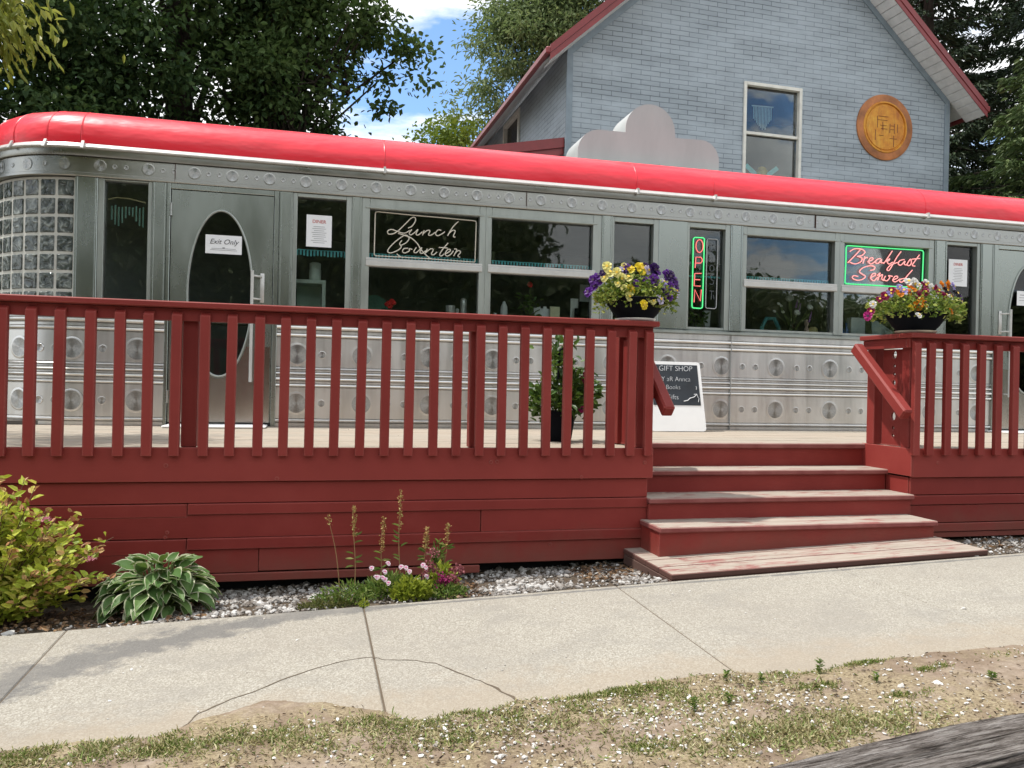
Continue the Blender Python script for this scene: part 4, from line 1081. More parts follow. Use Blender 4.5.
for a, c, d, e in ((15.91, 16.0, 5.90, 6.84), (17.10, 17.19, 5.90, 6.84), (16.0, 17.1, 5.90, 5.99), (16.0, 17.1, 6.75, 6.84)):
    b.box(HX0-.035, HX0+.05, a+.001, c-.001, d, e, 0, .003)
fr = b.build('window', M_cream, hs)
b = MB(); b.box(HX0+.052, HX0+.06, 15.95, 17.15, 5.95, 6.80); b.build('glass', M_glass, fr)
# roof planes with red metal, soffits and rake boards
OV, FR = .43, .46
b = MB()
for s in (-1, 1):
    xe = PK + s*(PK-HX0+OV); ze = ridge + .20 - SLP*(PK-HX0+OV)
    y0, y1 = HY0-FR, HY1+.4
    top = [(xe, y0, ze), (PK, y0, ridge+.20), (PK, y1, ridge+.20), (xe, y1, ze)]
    lo = [(p[0], p[1], p[2]-.09) for p in top]
    b.hexa(lo+top)
rf = b.build('roof', M_hred, hs)
b = MB()
for s in (-1, 1):
    xe = PK + s*(PK-HX0+OV); ze = ridge + .20 - SLP*(PK-HX0+OV)
    for (d0, d1, yy0, yy1) in ((.012, -.12, -.024, -.002), (-.125, -.235, -.012, -.002)):
        P = [(xe+s*.02, ze+d1-.018), (PK, ridge+.20+d1), (PK, ridge+.20+d0), (xe+s*.02, ze+d0-.018)]
        b.hexa([(x, HY0-FR+yy0, z) for x, z in P] + [(x, HY0-FR+yy1, z) for x, z in P])
    # slim eave gutter along the side
    gx0, gx1 = sorted((xe+s*.003, xe+s*.09))
    b.box(gx0, gx1, HY0-FR-.02, HY1+.4, ze-.15, ze-.035, 0, .02)
b.build('rake_board', M_hred, rf)
b = MB()
for s in (-1, 1):
    xe = PK + s*(PK-HX0+OV-.024); xw = PK + s*(PK-HX0); ze = ridge + .20 - SLP*(PK-HX0+OV-.024)
    # sloping front soffit made of short boards
    nb = 34
    for k in range(nb):
        t0, t1 = k/nb, (k+1)/nb-.0035
        xa, xb = xe+(PK-xe)*t0, xe+(PK-xe)*t1; za, zb = ze+(ridge+.2-ze)*t0-.235, ze+(ridge+.2-ze)*t1-.235
        q = [(xa, HY0-FR+.004, za), (xb, HY0-FR+.004, zb), (xb, HY0-.002, zb), (xa, HY0-.002, za)]
        b.hexa([(x, y, z) for x, y, z in q] + [(x, y, z+.02) for x, y, z in q])
    P = [(xe, ze-.095), (xw-s*.01, ze-.095+SLP*(OV-.024))]
    b.hexa([(P[0][0], HY0+.0, P[0][1]-.02), (P[1][0], HY0+.0, P[1][1]-.02), (P[1][0], HY1+.3, P[1][1]-.02), (P[0][0], HY1+.3, P[0][1]-.02), (P[0][0], HY0+.0, P[0][1]-.002), (P[1][0], HY0+.0, P[1][1]-.002), (P[1][0], HY1+.3, P[1][1]-.002), (P[0][0], HY1+.3, P[0][1]-.002)])
b.build('soffit', M_hsof, rf)
b = MB()
for s in (-1, 1):
    xw = PK + s*(PK-HX0)
    b.box(min(xw-s*.10, xw+s*.012), max(xw-s*.10, xw+s*.012), HY0-.025, HY0-.002, 0, HZ-.10, 0, .004)
    P = [(xw, HZ-.16), (PK, ridge-.16), (PK, ridge), (xw, HZ)]
    b.hexa([(x, HY0-.022, z-.015) for x, z in P] + [(x, HY0-.003, z-.015) for x, z in P])
b.build('corner_trim', M_trimbl, hs)
# lean-to at the side of the house
b = MB()
def lz(x): return 5.365 - (4.03-x)*.20
q = [(-1.2, 13.06), (4.04, 13.06), (4.04, 20), (-1.2, 20)]
b.hexa([(x, y, lz(x)-.02) for x, y in q] + [(x, y, lz(x)+.02) for x, y in q])
b.build('lean_to_roof', M_hdark, hs)
b = MB()
b.hexa([(x, y, lz(x)-.135) for x, y in ((-1.2, 13.03), (4.04, 13.03), (4.04, 13.058), (-1.2, 13.058))] + [(x, y, lz(x)+.03) for x, y in ((-1.2, 13.03), (4.04, 13.03), (4.04, 13.058), (-1.2, 13.058))])
b.hexa([(x, y, lz(x)-.25) for x, y in ((-1.2, 13.065), (4.04, 13.065), (4.04, 13.10), (-1.2, 13.10))] + [(x, y, lz(x)-.03) for x, y in ((-1.2, 13.065), (4.04, 13.065), (4.04, 13.10), (-1.2, 13.10))])
b.build('lean_to_fascia', M_hred, hs)
b = MB(); b.box(-1.0, 4.04, 13.20, 13.26, 0, 4.4)
b.hexa([(x, y, z) for x, y, z in ((-1.0, 13.20, 4.4), (4.04, 13.20, 4.4), (4.04, 13.26, 4.4), (-1.0, 13.26, 4.4), (-1.0, 13.20, lz(-1)-.25), (4.04, 13.20, lz(4.04)-.1), (4.04, 13.26, lz(4.04)-.1), (-1.0, 13.26, lz(-1)-.25))])
b.build('lean_to_wall', M_trimbl, hs)

# round gold plaque on the gable wall
t = thing('round_plaque', 'worn round gold and rust plaque with carved characters on the house wall', 'plaque', (4.05, HY0, 6.18)); t.rotation_euler.z = HROT; PXC = 10.39
b = MB()
def rot_lathe(prof, n=56):
    rows = [[(PXC+r*math.cos(2*PI*k/n), HY0-z, 6.205+r*math.sin(2*PI*k/n)) for k in range(n+1)] for r, z in prof]
    b.strip(rows, 0)
rot_lathe([(.0005, .034), (.42, .034), (.432, .020), (.445, .020), (.455, .046), (.478, .046), (.487, .034)])
b.build('disc', M_medal, t, smooth=30)
b = MB(); rot_lathe([(.487, .034), (.59, .034), (.617, .026), (.62, .003)]); b.build('rim', M_rust, t, smooth=30)
b = MB()
def st(x0, z0, x1, z1, w=.016): b.bar((PXC+x0, HY0-.0345, 6.205+z0), (PXC+x1, HY0-.0345, 6.205+z1), w, .006, 0)
for a in ((-.16,.20,.06,.20),(-.18,.13,.04,.13),(-.18,.20,-.18,-.02),(-.06,.10,-.06,-.06),(-.12,.03,.02,.03),(-.1,-.03,.04,-.03),(.10,.07,.10,-.10),(.12,.04,.2,.04),(.12,-.03,.2,-.03),(.20,.08,.20,-.10),(.27,.08,.27,-.08),(.10,-.2,.26,-.2),(.19,-.14,.19,-.36),(-.22,-.06,-.22,-.26),(-.14,-.16,-.04,-.16)): st(*a)
b.build('lettering', M_medd, t)

# things hanging in the house window
t = thing('shell_chime', 'pale shell wind chime hanging in the upper pane of the house window', 'wind chime', (8.0, 13.38, 6.4))
b = MB(); b.bar((7.74, 13.38, 6.43), (8.18, 13.38, 6.44), .02, .02); b.build('rod', M_cream, t)
b = MB()
for k in range(13):
    x = 7.78+.03*k; L = .18+.26*math.exp(-((k-6)/4.5)**2)*random.uniform(.8, 1.1); b.tube([(x, 13.38, 6.42), (x, 13.38, 6.42-L)], .009, 5)
b.build('shell_string', simple('pale_shell', (.75, .85, .82), .4), t)
t = thing('window_ornament', 'yellow and dark butterfly shaped ornament at the foot of the house window', 'ornament', (8.0, 13.38, 5.0))
b = MB()
for s in (-1, 1): b.hexa([(7.97+s*x, 13.38+y, z) for x, y, z in ((.03, 0, 5.16), (.10, 0, 5.10), (.10, .01, 5.10), (.03, .01, 5.16), (.30, 0, 5.36), (.36, 0, 5.30), (.36, .01, 5.30), (.30, .01, 5.36))])
b.build('wing', M_teal, t)
b = MB(); b.lathe([(0, .0), (.09, .03), (.11, .10), (.06, .17), (0, .19)], (7.97, 13.38, 5.14), 12); b.build('body', simple('yellow_glaze', (.62, .42, .05), .4), t)

# ------------------------------------------------------------------ things inside the diner windows
def lathe_thing(name, label, cat, c, prof, mat, n=16, group=None, sx=1, sy=1):
    b = MB(); b.lathe(prof, c, n, 0, sx, sy)
    return tag(b.build(name, mat, smooth=45), label, cat, group)
LZ = 1.756
t = thing('wind_chime', 'teal chime tubes hanging from a curved wooden rod in the leftmost window', 'wind chime', (-1.63, 7.62, 2.75))
b = MB(); b.tube([(-1.75, 7.62, 2.745), (-1.68, 7.62, 2.765), (-1.58, 7.62, 2.762), (-1.45, 7.62, 2.735)], .006, 6); b.build('rod', simple('bamboo', (.72, .60, .34), .5), t)
b = MB()
for k in range(10):
    x = -1.72+.028*k; b.tube([(x, 7.62, 2.70-random.uniform(0, .02)), (x, 7.62, 2.70-.13-.05*math.sin(k*.9))], .007, 6)
b.build('chime_tube', simple('pale_teal_glass', (.35, .62, .54), .3), t)
t = thing('cabinet', 'pale green display cabinet behind the window right of the left door', 'cabinet', (-.03, 7.8, LZ))
M_pgreen = simple('pale_green_paint', (.60, .70, .62), .5)
b = MB()
b.box(-.20, .10, 7.72, 8.0, 2.115, 2.150, 0, .004); b.box(.065, .10, 7.72, 7.75, LZ, 2.114, 0, .003); b.box(-.20, -.17, 7.72, 7.75, LZ, 2.114, 0, .003); b.box(-.165, .06, 7.96, 7.99, LZ, 2.11)
b.build('body', M_pgreen, t)
b = MB(); b.box(-.168, .063, 7.73, 7.735, LZ, 2.112); b.build('pane', M_glass, t)
lathe_thing('canister', 'round pale green canister standing on the pale green cabinet', 'canister', (0.0, 7.80, 2.152), [(0, 0), (.052, 0), (.055, .02), (.055, .10), (.050, .105), (.052, .12), (.052, .16), (.03, .17), (0, .17)], M_pgreen)
def flowers(t, c, n, r, R_, mat, name='blossom'):
    for k in range(n):
        b = MB(); a = random.uniform(0, 2*PI); q = R_*math.sqrt(random.random())
        cc = Vector(c)+Vector((q*math.cos(a), q*math.sin(a)*.5, random.uniform(-1, 1)*R_*.6))
        for j in range(6):
            an = j*PI/3; b.lathe([(0, -.3*r), (.5*r, 0), (.3*r, .45*r), (0, .5*r)], cc+Vector((.5*r*math.cos(an), .5*r*math.sin(an)*.6, .45*r*math.sin(an))), 7)
        b.lathe([(0, -.4*r), (.6*r, 0), (.3*r, .6*r), (0, .7*r)], cc, 8)
        b.build(name, mat, t, smooth=60)
M_rp = simple('red_petals', (.85, .02, .03), .5); M_wp = simple('white_petals', (.78, .78, .74), .5); M_cup = steel('cup_metal', (.85, .85, .84), .3, metal=.5)
M_cer = simple('pale_ceramic', (.78, .80, .77), .35)
t = thing('flower_cup', 'small cup of bright red flowers on the ledge under the Lunch Counter sign', 'flowers', (.70, 7.68, LZ))
b = MB(); b.lathe([(0, 0), (.04, 0), (.055, .12), (.05, .12), (.035, .02), (0, .02)], (.70, 7.68, LZ), 14); b.build('cup', M_cer, t, smooth=40)
flowers(t, (.70, 7.68, LZ+.19), 6, .030, .055, M_rp)
lathe_thing('metal_cup', 'wide brushed metal cup on the window ledge left of the tall shaker', 'cup', (1.27, 7.68, LZ), [(0, 0), (.038, 0), (.046, .205), (.043, .205), (.036, .01), (0, .01)], M_cup)
lathe_thing('metal_shaker', 'tall slim metal shaker on the window ledge near the mullion', 'shaker', (1.398, 7.68, LZ), [(0, 0), (.026, 0), (.032, .23), (.030, .27), (.016, .285), (0, .287)], M_cup)
lathe_thing('metal_canister', 'small thin metal canister between the wide cup and the tall shaker', 'canister', (1.335, 7.66, LZ), [(0, 0), (.016, 0), (.016, .17), (.006, .18), (0, .18)], M_cup)
t = thing('diner_chair', 'rounded dark green chair back behind the left of the Lunch Counter window', 'chair', (.56, 7.95, .83))
b = MB(); b.plate([(.42, 1.62)]+[(.56+.17*math.cos(a), 1.86+.20*math.sin(a)) for a in np.linspace(PI, 0, 14)]+[(.73, 1.62)], [], lambda u, v, w: (u, 7.95+w, v), .035)
b.build('backrest', simple('dark_green_vinyl', (.02, .17, .11), .4), t)
b = MB(); b.box(.42, .73, 7.99, 8.33, 1.24, 1.30, 0, .01); b.build('seat', simple('dark_green_seat', (.012, .07, .05), .4), t)
for x in (.44, .71):
    for y in (8.0, 8.3):
        b = MB(); b.tube([(x, y, .83), (x, y, 1.24)], .013, 6); b.build('leg', M_cup, t)
for x, lab in ((1.71, 'short squat shaker beside the sugar dispenser'),):
    lathe_thing('shaker', lab+' on the window ledge', 'shaker', (x, 7.68, LZ), [(0, 0), (.022, 0), (.022, .12), (.024, .125), (.02, .15), (0, .155)], M_cup)
lathe_thing('sugar_dispenser', 'glass and metal sugar dispenser on the ledge right of the window mullion', 'sugar dispenser', (1.80, 7.68, LZ), [(0, 0), (.036, 0), (.037, .19), (.033, .22), (.018, .25), (.012, .27), (0, .272)], simple('sugar_glass', (.78, .80, .80), .15))
t = thing('potted_rose', 'potted red rose with green leaves on the ledge of the middle window', 'potted plant', (2.05, 7.68, LZ))
b = MB(); b.lathe([(0, 0), (.05, 0), (.06, .10), (.055, .10), (0, .08)], (2.05, 7.68, LZ), 14); b.build('pot', simple('purple_pot', (.09, .04, .20), .4), t, smooth=40)
b = MB()
for p in (((2.05,7.68,1.84),(2.06,7.67,2.0),(2.055,7.66,2.19)), ((2.05,7.68,1.84),(2.0,7.66,1.97),(1.96,7.66,2.02)), ((2.05,7.68,1.84),(2.12,7.67,1.94),(2.16,7.66,1.96))): b.tube(p, .005, 5)
b.build('stem', M_stem, t)
n = 46; P = np.stack([RNG.normal(2.04, .065, n), RNG.normal(7.67, .04, n), RNG.uniform(1.86, 2.10, n)], -1)
M_leafg = foliage('mid_green_leaf', [(0, (.035, .09, .02)), (.6, (.07, .15, .03)), (1, (.13, .21, .05))], .25)
V, F = leaves(P, np.stack([RNG.normal(size=n), RNG.normal(size=n)*.6, RNG.normal(0, .4, n)], -1), .062, .042); np_mesh('foliage', V, F, M_leafg, t)
flowers(t, (2.055, 7.66, 2.20), 2, .030, .015, M_rp)
t = thing('napkin_holder', 'white napkins fanned in a holder beside the potted rose', 'napkin holder', (2.20, 7.68, LZ))
b = MB()
for k in range(5): b.bar((2.14+.025*k, 7.68, LZ+.02), (2.12+.035*k, 7.68+.01*k, LZ+.22+.02*(k % 2)), .035, .006, 0, 0, (0, 1, 0))
b.build('napkins', M_paper, t)
b = MB(); b.box(2.12, 2.25, 7.64, 7.72, LZ, LZ+.06, 0, .004); b.build('holder', M_cup, t)
b = MB(); b.box(2.265, 2.365, 7.66, 7.68, LZ, LZ+.24, 0, .003); tag(b.build('table_card', simple('pale_yellow_card', (.85, .82, .55), .7)), 'pale yellow table card on the ledge of the middle window', 'table card')
t = thing('menu_stand', 'pale grey menu stand on the ledge at the right end of the middle window', 'menu stand', (2.57, 7.7, LZ))
b = MB(); b.box(2.49, 2.57, 7.70, 7.72, LZ, 2.09, 0, .003); b.box(2.60, 2.70, 7.74, 7.76, LZ, 2.24, 0, .003); b.build('card', simple('pale_grey_card', (.72, .74, .72), .6), t)
b = MB(); b.box(2.575, 2.72, 7.66, 7.69, LZ, 2.06, 0, .003); b.box(2.52, 2.56, 7.65, 7.67, LZ, 1.99, 0, .003); b.build('holder', M_blackp, t)
t = thing('potted_plant', 'small dark leafy plant on the ledge below the upright OPEN sign', 'potted plant', (3.86, 7.7, LZ))
b = MB(); b.lathe([(0, 0), (.05, 0), (.06, .09), (0, .08)], (3.86, 7.7, LZ), 12); b.build('pot', M_blackp, t, smooth=40)
n = 60; P = np.stack([RNG.normal(3.86, .07, n), RNG.normal(7.68, .04, n), RNG.uniform(1.82, 2.0, n)], -1)
V, F = leaves(P, RNG.normal(size=(n, 3)), .055, .03); np_mesh('foliage', V, F, M_leafg, t)
b = MB(); b.hexa([(x, 7.7+y, z) for x, y, z in ((3.97, 0, 1.86), (4.02, 0, 1.86), (4.02, .03, 1.86), (3.97, .03, 1.86), (3.95, 0, 2.03), (4.03, 0, 2.03), (4.03, .03, 2.03), (3.95, .03, 2.03))]); tag(b.build('paper_cup', M_paper), 'white paper cup on the ledge at the right of the OPEN sign window', 'cup')
b = MB(); b.box(3.66, 3.74, 7.68, 7.70, LZ, 2.08, 0, .003); tag(b.build('table_card', M_cer), 'pale card standing at the left of the OPEN sign window', 'table card')
# bouquet
t = thing('flower_vase', 'vase of white roses and purple sprigs in the window left of Breakfast Served', 'flower vase', (5.0, 7.72, LZ))
b = MB(); b.lathe([(0, 0), (.04, 0), (.045, .10), (.035, .16), (.045, .18), (.04, .18), (.03, .15), (0, .02)], (5.0, 7.72, LZ), 14); b.build('vase', M_glass, t, smooth=40)
b = MB(); hd = []
for x, z in ((4.86, 2.12), (4.93, 2.19), (4.97, 2.21), (5.05, 2.05), (5.20, 2.11), (4.80, 2.13), (4.80, 2.06), (4.86, 2.05), (5.12, 2.16), (5.08, 2.2), (5.18, 2.04), (5.22, 2.07)):
    y = 7.70+random.uniform(-.05, .05); b.tube([(5.0, 7.72, LZ+.05), (5.0+(x-5)*.4, y, LZ+.2), (x, y, z)], .0035, 5); hd.append((x, y, z))
b.build('stem', M_stem, t)
for i in (0, 1, 2, 3, 4, 5, 6, 7): flowers(t, hd[i], 1, .040 if i in (1, 2, 3, 4) else .020, .004, M_wp)
b = MB()
for i in (8, 9, 10, 11): b.tube([Vector(hd[i])-Vector((.02, 0, .09)), Vector(hd[i])], [.012, .007], 6)
b.build('sprig', simple('purple_sprig', (.25, .10, .36), .6), t)
t = thing('diner_chair', 'teal metal chair back in the window left of the Breakfast Served sign', 'chair', (4.86, 8.0, .83))
M_tealc = simple('teal_chair_metal', (.10, .45, .48), .35)
b = MB(); b.tube([(4.77, 7.95, 1.55), (4.78, 7.95, 1.90), (4.83, 7.95, 2.0), (4.93, 7.95, 2.0), (4.985, 7.95, 1.90), (5.0, 7.95, 1.55)], .022, 8); b.build('backrest', M_tealc, t, smooth=50)
b = MB(); b.box(4.75, 5.02, 7.97, 8.3, 1.26, 1.30, 0, .01); b.build('seat', M_tealc, t)
for x in (4.77, 5.0):
    for y in (7.99, 8.28):
        b = MB(); b.tube([(x, y, .83), (x, y, 1.26)], .014, 6); b.build('leg', M_tealc, t)
lathe_thing('yellow_jar', 'small yellow jar on the ledge left of the right mullion', 'jar', (5.47, 7.75, LZ), [(0, 0), (.05, 0), (.06, .05), (.05, .13), (.03, .15), (0, .15)], simple('yellow_glaze_jar', (.75, .64, .28), .35)) if False else lathe_thing('yellow_jar', 'small yellow jar on the ledge left of the right mullion', 'jar', (5.26, 7.72, LZ), [(0, 0), (.05, 0), (.06, .05), (.05, .13), (.03, .15), (0, .15)], simple('yellow_glaze_jar', (.75, .64, .28), .35))
lathe_thing('figurine', 'tiny pale figurine on the ledge beside the yellow jar', 'figurine', (5.18, 7.72, LZ), [(0, 0), (.03, 0), (.026, .12), (.012, .15), (.024, .18), (.02, .22), (0, .235)], simple('figurine_glaze', (.80, .55, .46), .4))
for x, lab in ((5.60, 'left'), (5.66, 'right')):
    lathe_thing('blue_bottle', 'small dark blue bottle, the %s one of two behind the right flower bowl' % lab, 'bottle', (x, 7.70, LZ), [(0, 0), (.024, 0), (.024, .13), (.010, .17), (.010, .21), (0, .212)], simple('blue_glass', (.03, .12, .40), .2), group='blue bottles on the ledge')
b = MB(); b.box(5.72, 5.90, 7.70, 7.78, LZ, 2.03, 0, .004); tag(b.build('menu_box', simple('pale_grey_box', (.60, .66, .66), .5)), 'pale grey box on the ledge behind the right flower bowl', 'box')

# ------------------------------------------------------------------ planted bowls on the railing corners
M_pansy_leaf = foliage('pansy_leaf', [(0, (.07, .13, .02)), (.45, (.17, .24, .04)), (.75, (.30, .35, .07)), (1, (.44, .44, .14))], .3)
def petal_mesh(name, col, eye, r=.031):
    """five-petalled pansy facing +Z of its own frame"""
    bm_ = MB()
    for j, (an, rr_, ll) in enumerate(((90, .62, 1.0), (40, .6, .95), (140, .6, .95), (-25, .55, .85), (-90, .78, .95), (205, .55, .85))):
        a = math.radians(an); c = (math.cos(a)*r*.48*ll, math.sin(a)*r*.48*ll)
        n = 9; cv = bm_.bm.verts.new((c[0]*.25, c[1]*.25, .001*j))
        ring = [bm_.bm.verts.new((c[0]+r*rr_*.82*math.cos(2*PI*k/n), c[1]+r*rr_*.82*math.sin(2*PI*k/n), .002*j + .18*r*math.sin(k*2.1+j))) for k in range(n)]
        for k in range(n): f = bm_.bm.faces.new((cv, ring[k], ring[(k+1) % n])); f.material_index = 0
    ring = [bm_.bm.verts.new((r*.26*math.cos(2*PI*k/8), r*.26*math.sin(2*PI*k/8)-r*.1, .0175)) for k in range(8)]
    f = bm_.bm.faces.new(ring); f.material_index = 1
    me = bpy.data.meshes.new(name); bm_.bm.to_mesh(me); bm_.bm.free()
    me.materials.append(col); me.materials.append(eye); return me
def petm(name, c): 
    return foliage(name, [(0, tuple(x*.75 for x in c)), (1, c)], .3, tcol=c)
M_eye_y = simple('yellow_eye', (.62, .40, .03), .6); M_eye_d = simple('dark_eye', (.03, .008, .03), .6)
PM = {k: petal_mesh('pansy', petm(k+'_petals', c), e) for k, c, e in (
    ('yellow', (.80, .62, .03), M_eye_y), ('pale_yellow', (.80, .74, .28), M_eye_y), ('purple', (.12, .025, .26), M_eye_d), ('dark_purple', (.035, .008, .09), M_eye_d), ('white_violet', (.66, .60, .80), M_eye_y),
    ('orange', (.82, .27, .012), M_eye_d), ('maroon', (.26, .012, .07), M_eye_y), ('black', (.012, .006, .014), M_eye_y), ('white', (.80, .79, .76), M_eye_y), ('lilac', (.42, .36, .70), M_eye_y), ('magenta', (.50, .03, .22), M_eye_d))}
def put_flower(key, p, d, s, par):
    o = bpy.data.objects.new('blossom', PM[key]); COL.objects.link(o); o.parent = par
    o.location = Vector(p)-Vector(par.location)
    o.rotation_mode = 'QUATERNION'; o.rotation_quaternion = Vector(d).to_track_quat('Z', 'Y'); o.scale = (s, s, s)
    return o
def bowl(cx, cy, cz, label, rad, spread, hgt, fl, droop, seed):
    """dark bowl on a saucer with a mound of foliage and blossoms; fl = [(kind, dx, dz, size)]"""
    t = thing('flower_bowl', label, 'flower bowl', (cx, cy, cz))
    r = np.random.default_rng(seed)
    b = MB(); b.lathe([(0, 0), (rad*.62, 0), (rad*.70, .010), (rad*.72, .020), (rad*.66, .020), (0, .012)], (cx, cy, cz+.001), 28); b.build('saucer', M_cer if seed == 1 else simple('beige_saucer', (.50, .44, .35), .5), t, smooth=40)
    b = MB(); b.lathe([(0, .02), (rad*.62, .02), (rad*.80, .06), (rad*.98, .115), (rad*1.05, .145), (rad*1.08, .152), (rad*1.05, .158), (rad*.98, .155), (rad*.9, .13), (0, .12)], (cx, cy, cz), 32); b.build('bowl', M_blackp, t, smooth=40)
    n = 1900
    a = r.uniform(0, 2*PI, n); q = np.sqrt(r.random(n)); u = q*np.cos(a); v = q*np.sin(a)
    z = cz+.15+ r.random(n)*hgt*(1-.5*q**2) - droop*2.0*np.clip(q-.5, 0, 1)*r.random(n)
    P = np.stack([cx+u*spread, cy+v*spread*.66, z], -1)
    D = np.stack([u+r.normal(0, .5, n), v+r.normal(0, .5, n)-.2, r.normal(.2, .55, n)], -1)
    V, F = leaves(P, D, r.uniform(.022, .045, n), r.uniform(.012, .024, n), r.normal(size=(n, 3))+np.array((0, -.6, .8)))
    np_mesh('foliage', V, F, M_pansy_leaf, t)
    b = MB()
    for k in range(60):
        i = r.integers(0, n); b.tube([(cx+r.normal(0, .04), cy+r.normal(0, .04), cz+.15), ((cx+P[i, 0])/2, (cy+P[i, 1])/2, (cz+.17+P[i, 2])/2+.03), P[i]], .0022, 4)
    b.build('stem', M_stem, t)
    for kind, dx, dz, s in fl:
        e = max(0.0, 1-(dx/spread)**2)
        y = cy - spread*.80*math.sqrt(e)*min(1, max(.05, 1.15-dz/(hgt+.19))) - .01
        put_flower(kind, (cx+dx, y, cz+dz), (dx*1.6+r.normal(0, .25), -1, .35+r.normal(0, .25)), s*1.12, t)
    return t
# offsets were read from the photograph: metres right of and above the bowl centre
def px2(list_, cxp, czp, k): return [(n, (x-cxp)*k, (czp-y)*k, s) for n, x, y, s in list_]
K1 = 1/9.31/135.0     # zoom factor and pixels per metre at the left bowl
FL1 = px2([('pale_yellow',218,130,1.15),('pale_yellow',232,190,1.2),('pale_yellow',190,230,1.0),('pale_yellow',295,180,1.1),('pale_yellow',330,228,1.0),('pale_yellow',382,228,1.15),('yellow',420,146,1.1),('yellow',515,135,1.5),('yellow',385,328,1.1),('pale_yellow',362,392,1.0),('yellow',468,462,1.0),('pale_yellow',520,405,.9),('pale_yellow',285,285,.8),('pale_yellow',330,318,.8),('white_violet',575,140,1.0),('white_violet',350,155,.9),('pale_yellow',365,118,.7),
   ('purple',392,130,1.0),('dark_purple',350,182,.9),('purple',150,215,1.1),('purple',110,245,1.1),('purple',155,262,.9),('purple',120,305,1.0),('purple',72,350,1.1),('dark_purple',180,190,.8),('dark_purple',640,132,1.4),('purple',615,235,1.4),('purple',530,238,.9),('purple',440,275,.9),('dark_purple',690,335,1.3),('purple',735,180,1.1),('dark_purple',790,190,1.2),('purple',835,215,1.2),('purple',850,265,1.2),('dark_purple',812,160,.9),('purple',740,380,1.0),('purple',780,275,1.0),('dark_purple',570,105,.8),('purple',775,150,.8),
   ('white_violet',850,315,1.0),('white_violet',862,350,.9),('white_violet',630,408,1.1),('white_violet',700,245,.9),('pale_yellow',560,425,.8),('purple',665,150,1.0),('lilac',720,285,.8)], 505, 590, K1)
bowl(2.150, 5.20, 1.668, 'dark bowl of yellow and purple pansies on the left railing corner', .195, .285, .195, FL1, .10, 1)
K2 = 1/8.53/124.0
FL2 = px2([('white',440,110,1.3),('white',400,100,1.1),('white',470,125,1.0),('white',560,105,1.1),('white',585,140,1.0),('orange',710,112,1.2),('orange',772,106,1.2),('lilac',828,110,1.0),('black',722,155,1.0),('black',830,175,1.1),('dark_purple',870,190,1.0),('dark_purple',855,235,1.1),('dark_purple',925,275,.9),('purple',900,200,.8),
   ('maroon',535,122,1.1),('maroon',505,180,1.0),('maroon',628,165,1.2),('maroon',650,212,1.1),('maroon',680,200,1.1),('maroon',432,220,1.4),('maroon',400,242,1.0),('maroon',232,180,1.0),('maroon',180,222,1.1),('maroon',150,250,.9),('maroon',105,342,1.0),('magenta',78,378,1.1),('maroon',630,140,.9),('maroon',760,195,.8),
   ('orange',398,155,1.2),('orange',282,200,1.1),('orange',358,190,.8),('orange',378,296,1.2),('orange',430,272,1.2),('orange',655,330,.8),('lilac',320,180,1.1),('lilac',212,205,.9),('lilac',300,150,.8),('white',120,285,.9),('yellow',318,318,.8),('white',735,210,.8),('pale_yellow',955,270,.8),('pale_yellow',900,230,.7),('white',345,380,.8)], 530, 505, K2)
bowl(4.425, 5.20, 1.666, 'dark bowl of orange maroon and white pansies on the right railing corner', .205, .37, .20, FL2, .075, 2)

# potted shrub behind the left railing
t = thing('potted_mandevilla', 'leafy potted plant with red blooms on the deck behind the left railing', 'potted plant', (1.80, 5.80, DZ))
b = MB(); b.lathe([(0, .0), (.092, 0), (.098, .01), (.125, .195), (.138, .200), (.140, .225), (.128, .225), (.120, .19), (0, .18)], (1.80, 5.80, DZ+.004), 24); b.build('pot', M_blackp, t, smooth=40)
r = np.random.default_rng(4); n = 700
cl = np.array([-.060, -.2, 0, 0, 0]) + np.array([(1.88, 6.0, 1.30, .10, .17), (1.72, 6.0, 1.12, .08, .10), (2.03, 6.0, 1.17, .08, .11), (1.90, 5.95, 1.10, .12, .09), (1.85, 6.05, 1.42, .035, .07), (2.13, 6.02, 1.19, .03, .05), (1.68, 6.0, 1.04, .05, .05)])
i = r.choice(len(cl), n, p=[.28, .18, .18, .22, .06, .04, .04])
P = np.stack([r.normal(cl[i, 0], cl[i, 3]*.48), r.normal(cl[i, 1], .08), r.normal(cl[i, 2], cl[i, 4]*.7)], -1)
D = np.stack([P[:, 0]-1.81+r.normal(0, .12, n), P[:, 1]-5.85+r.normal(0, .12, n)-.05, r.normal(.06, .14, n)], -1)
V, F = leaves(P, D, r.uniform(.055, .085, n), r.uniform(.030, .045, n), r.normal(size=(n, 3))*.5+np.array((0, -.5, 1)))
M_gloss = foliage('dark_glossy_leaf', [(0, (.03, .07, .018)), (.6, (.06, .12, .025)), (1, (.13, .20, .045))], .22, .45, .3)
np_mesh('foliage', V, F, M_gloss, t)
b = MB()
for c in cl: b.tube([(1.80, 5.80, DZ+.17), ((1.81+c[0])/2, 5.83, (1.0+c[2])/2+.02), (c[0], c[1], c[2]+c[4]*.6)], .005, 5)
b.build('stem', M_stem, t)
for x, z in ((1.965, 1.30), (1.93, 1.05), (1.95, 1.27)): put_flower('magenta' if z < 1.1 else 'maroon', (x, 5.68, z), (.2, -1, .2), 1.0, t)
b = MB(); b.tube([(1.775, 5.75, 1.25), (1.775, 5.75, 1.45), (1.785, 5.75, 1.485), (1.805, 5.75, 1.497), (1.828, 5.75, 1.485), (1.835, 5.75, 1.45), (1.835, 5.75, 1.33), (1.85, 5.80, 1.02)], .009, 6); b.build('hanger_hook', M_blackp, t, smooth=60)

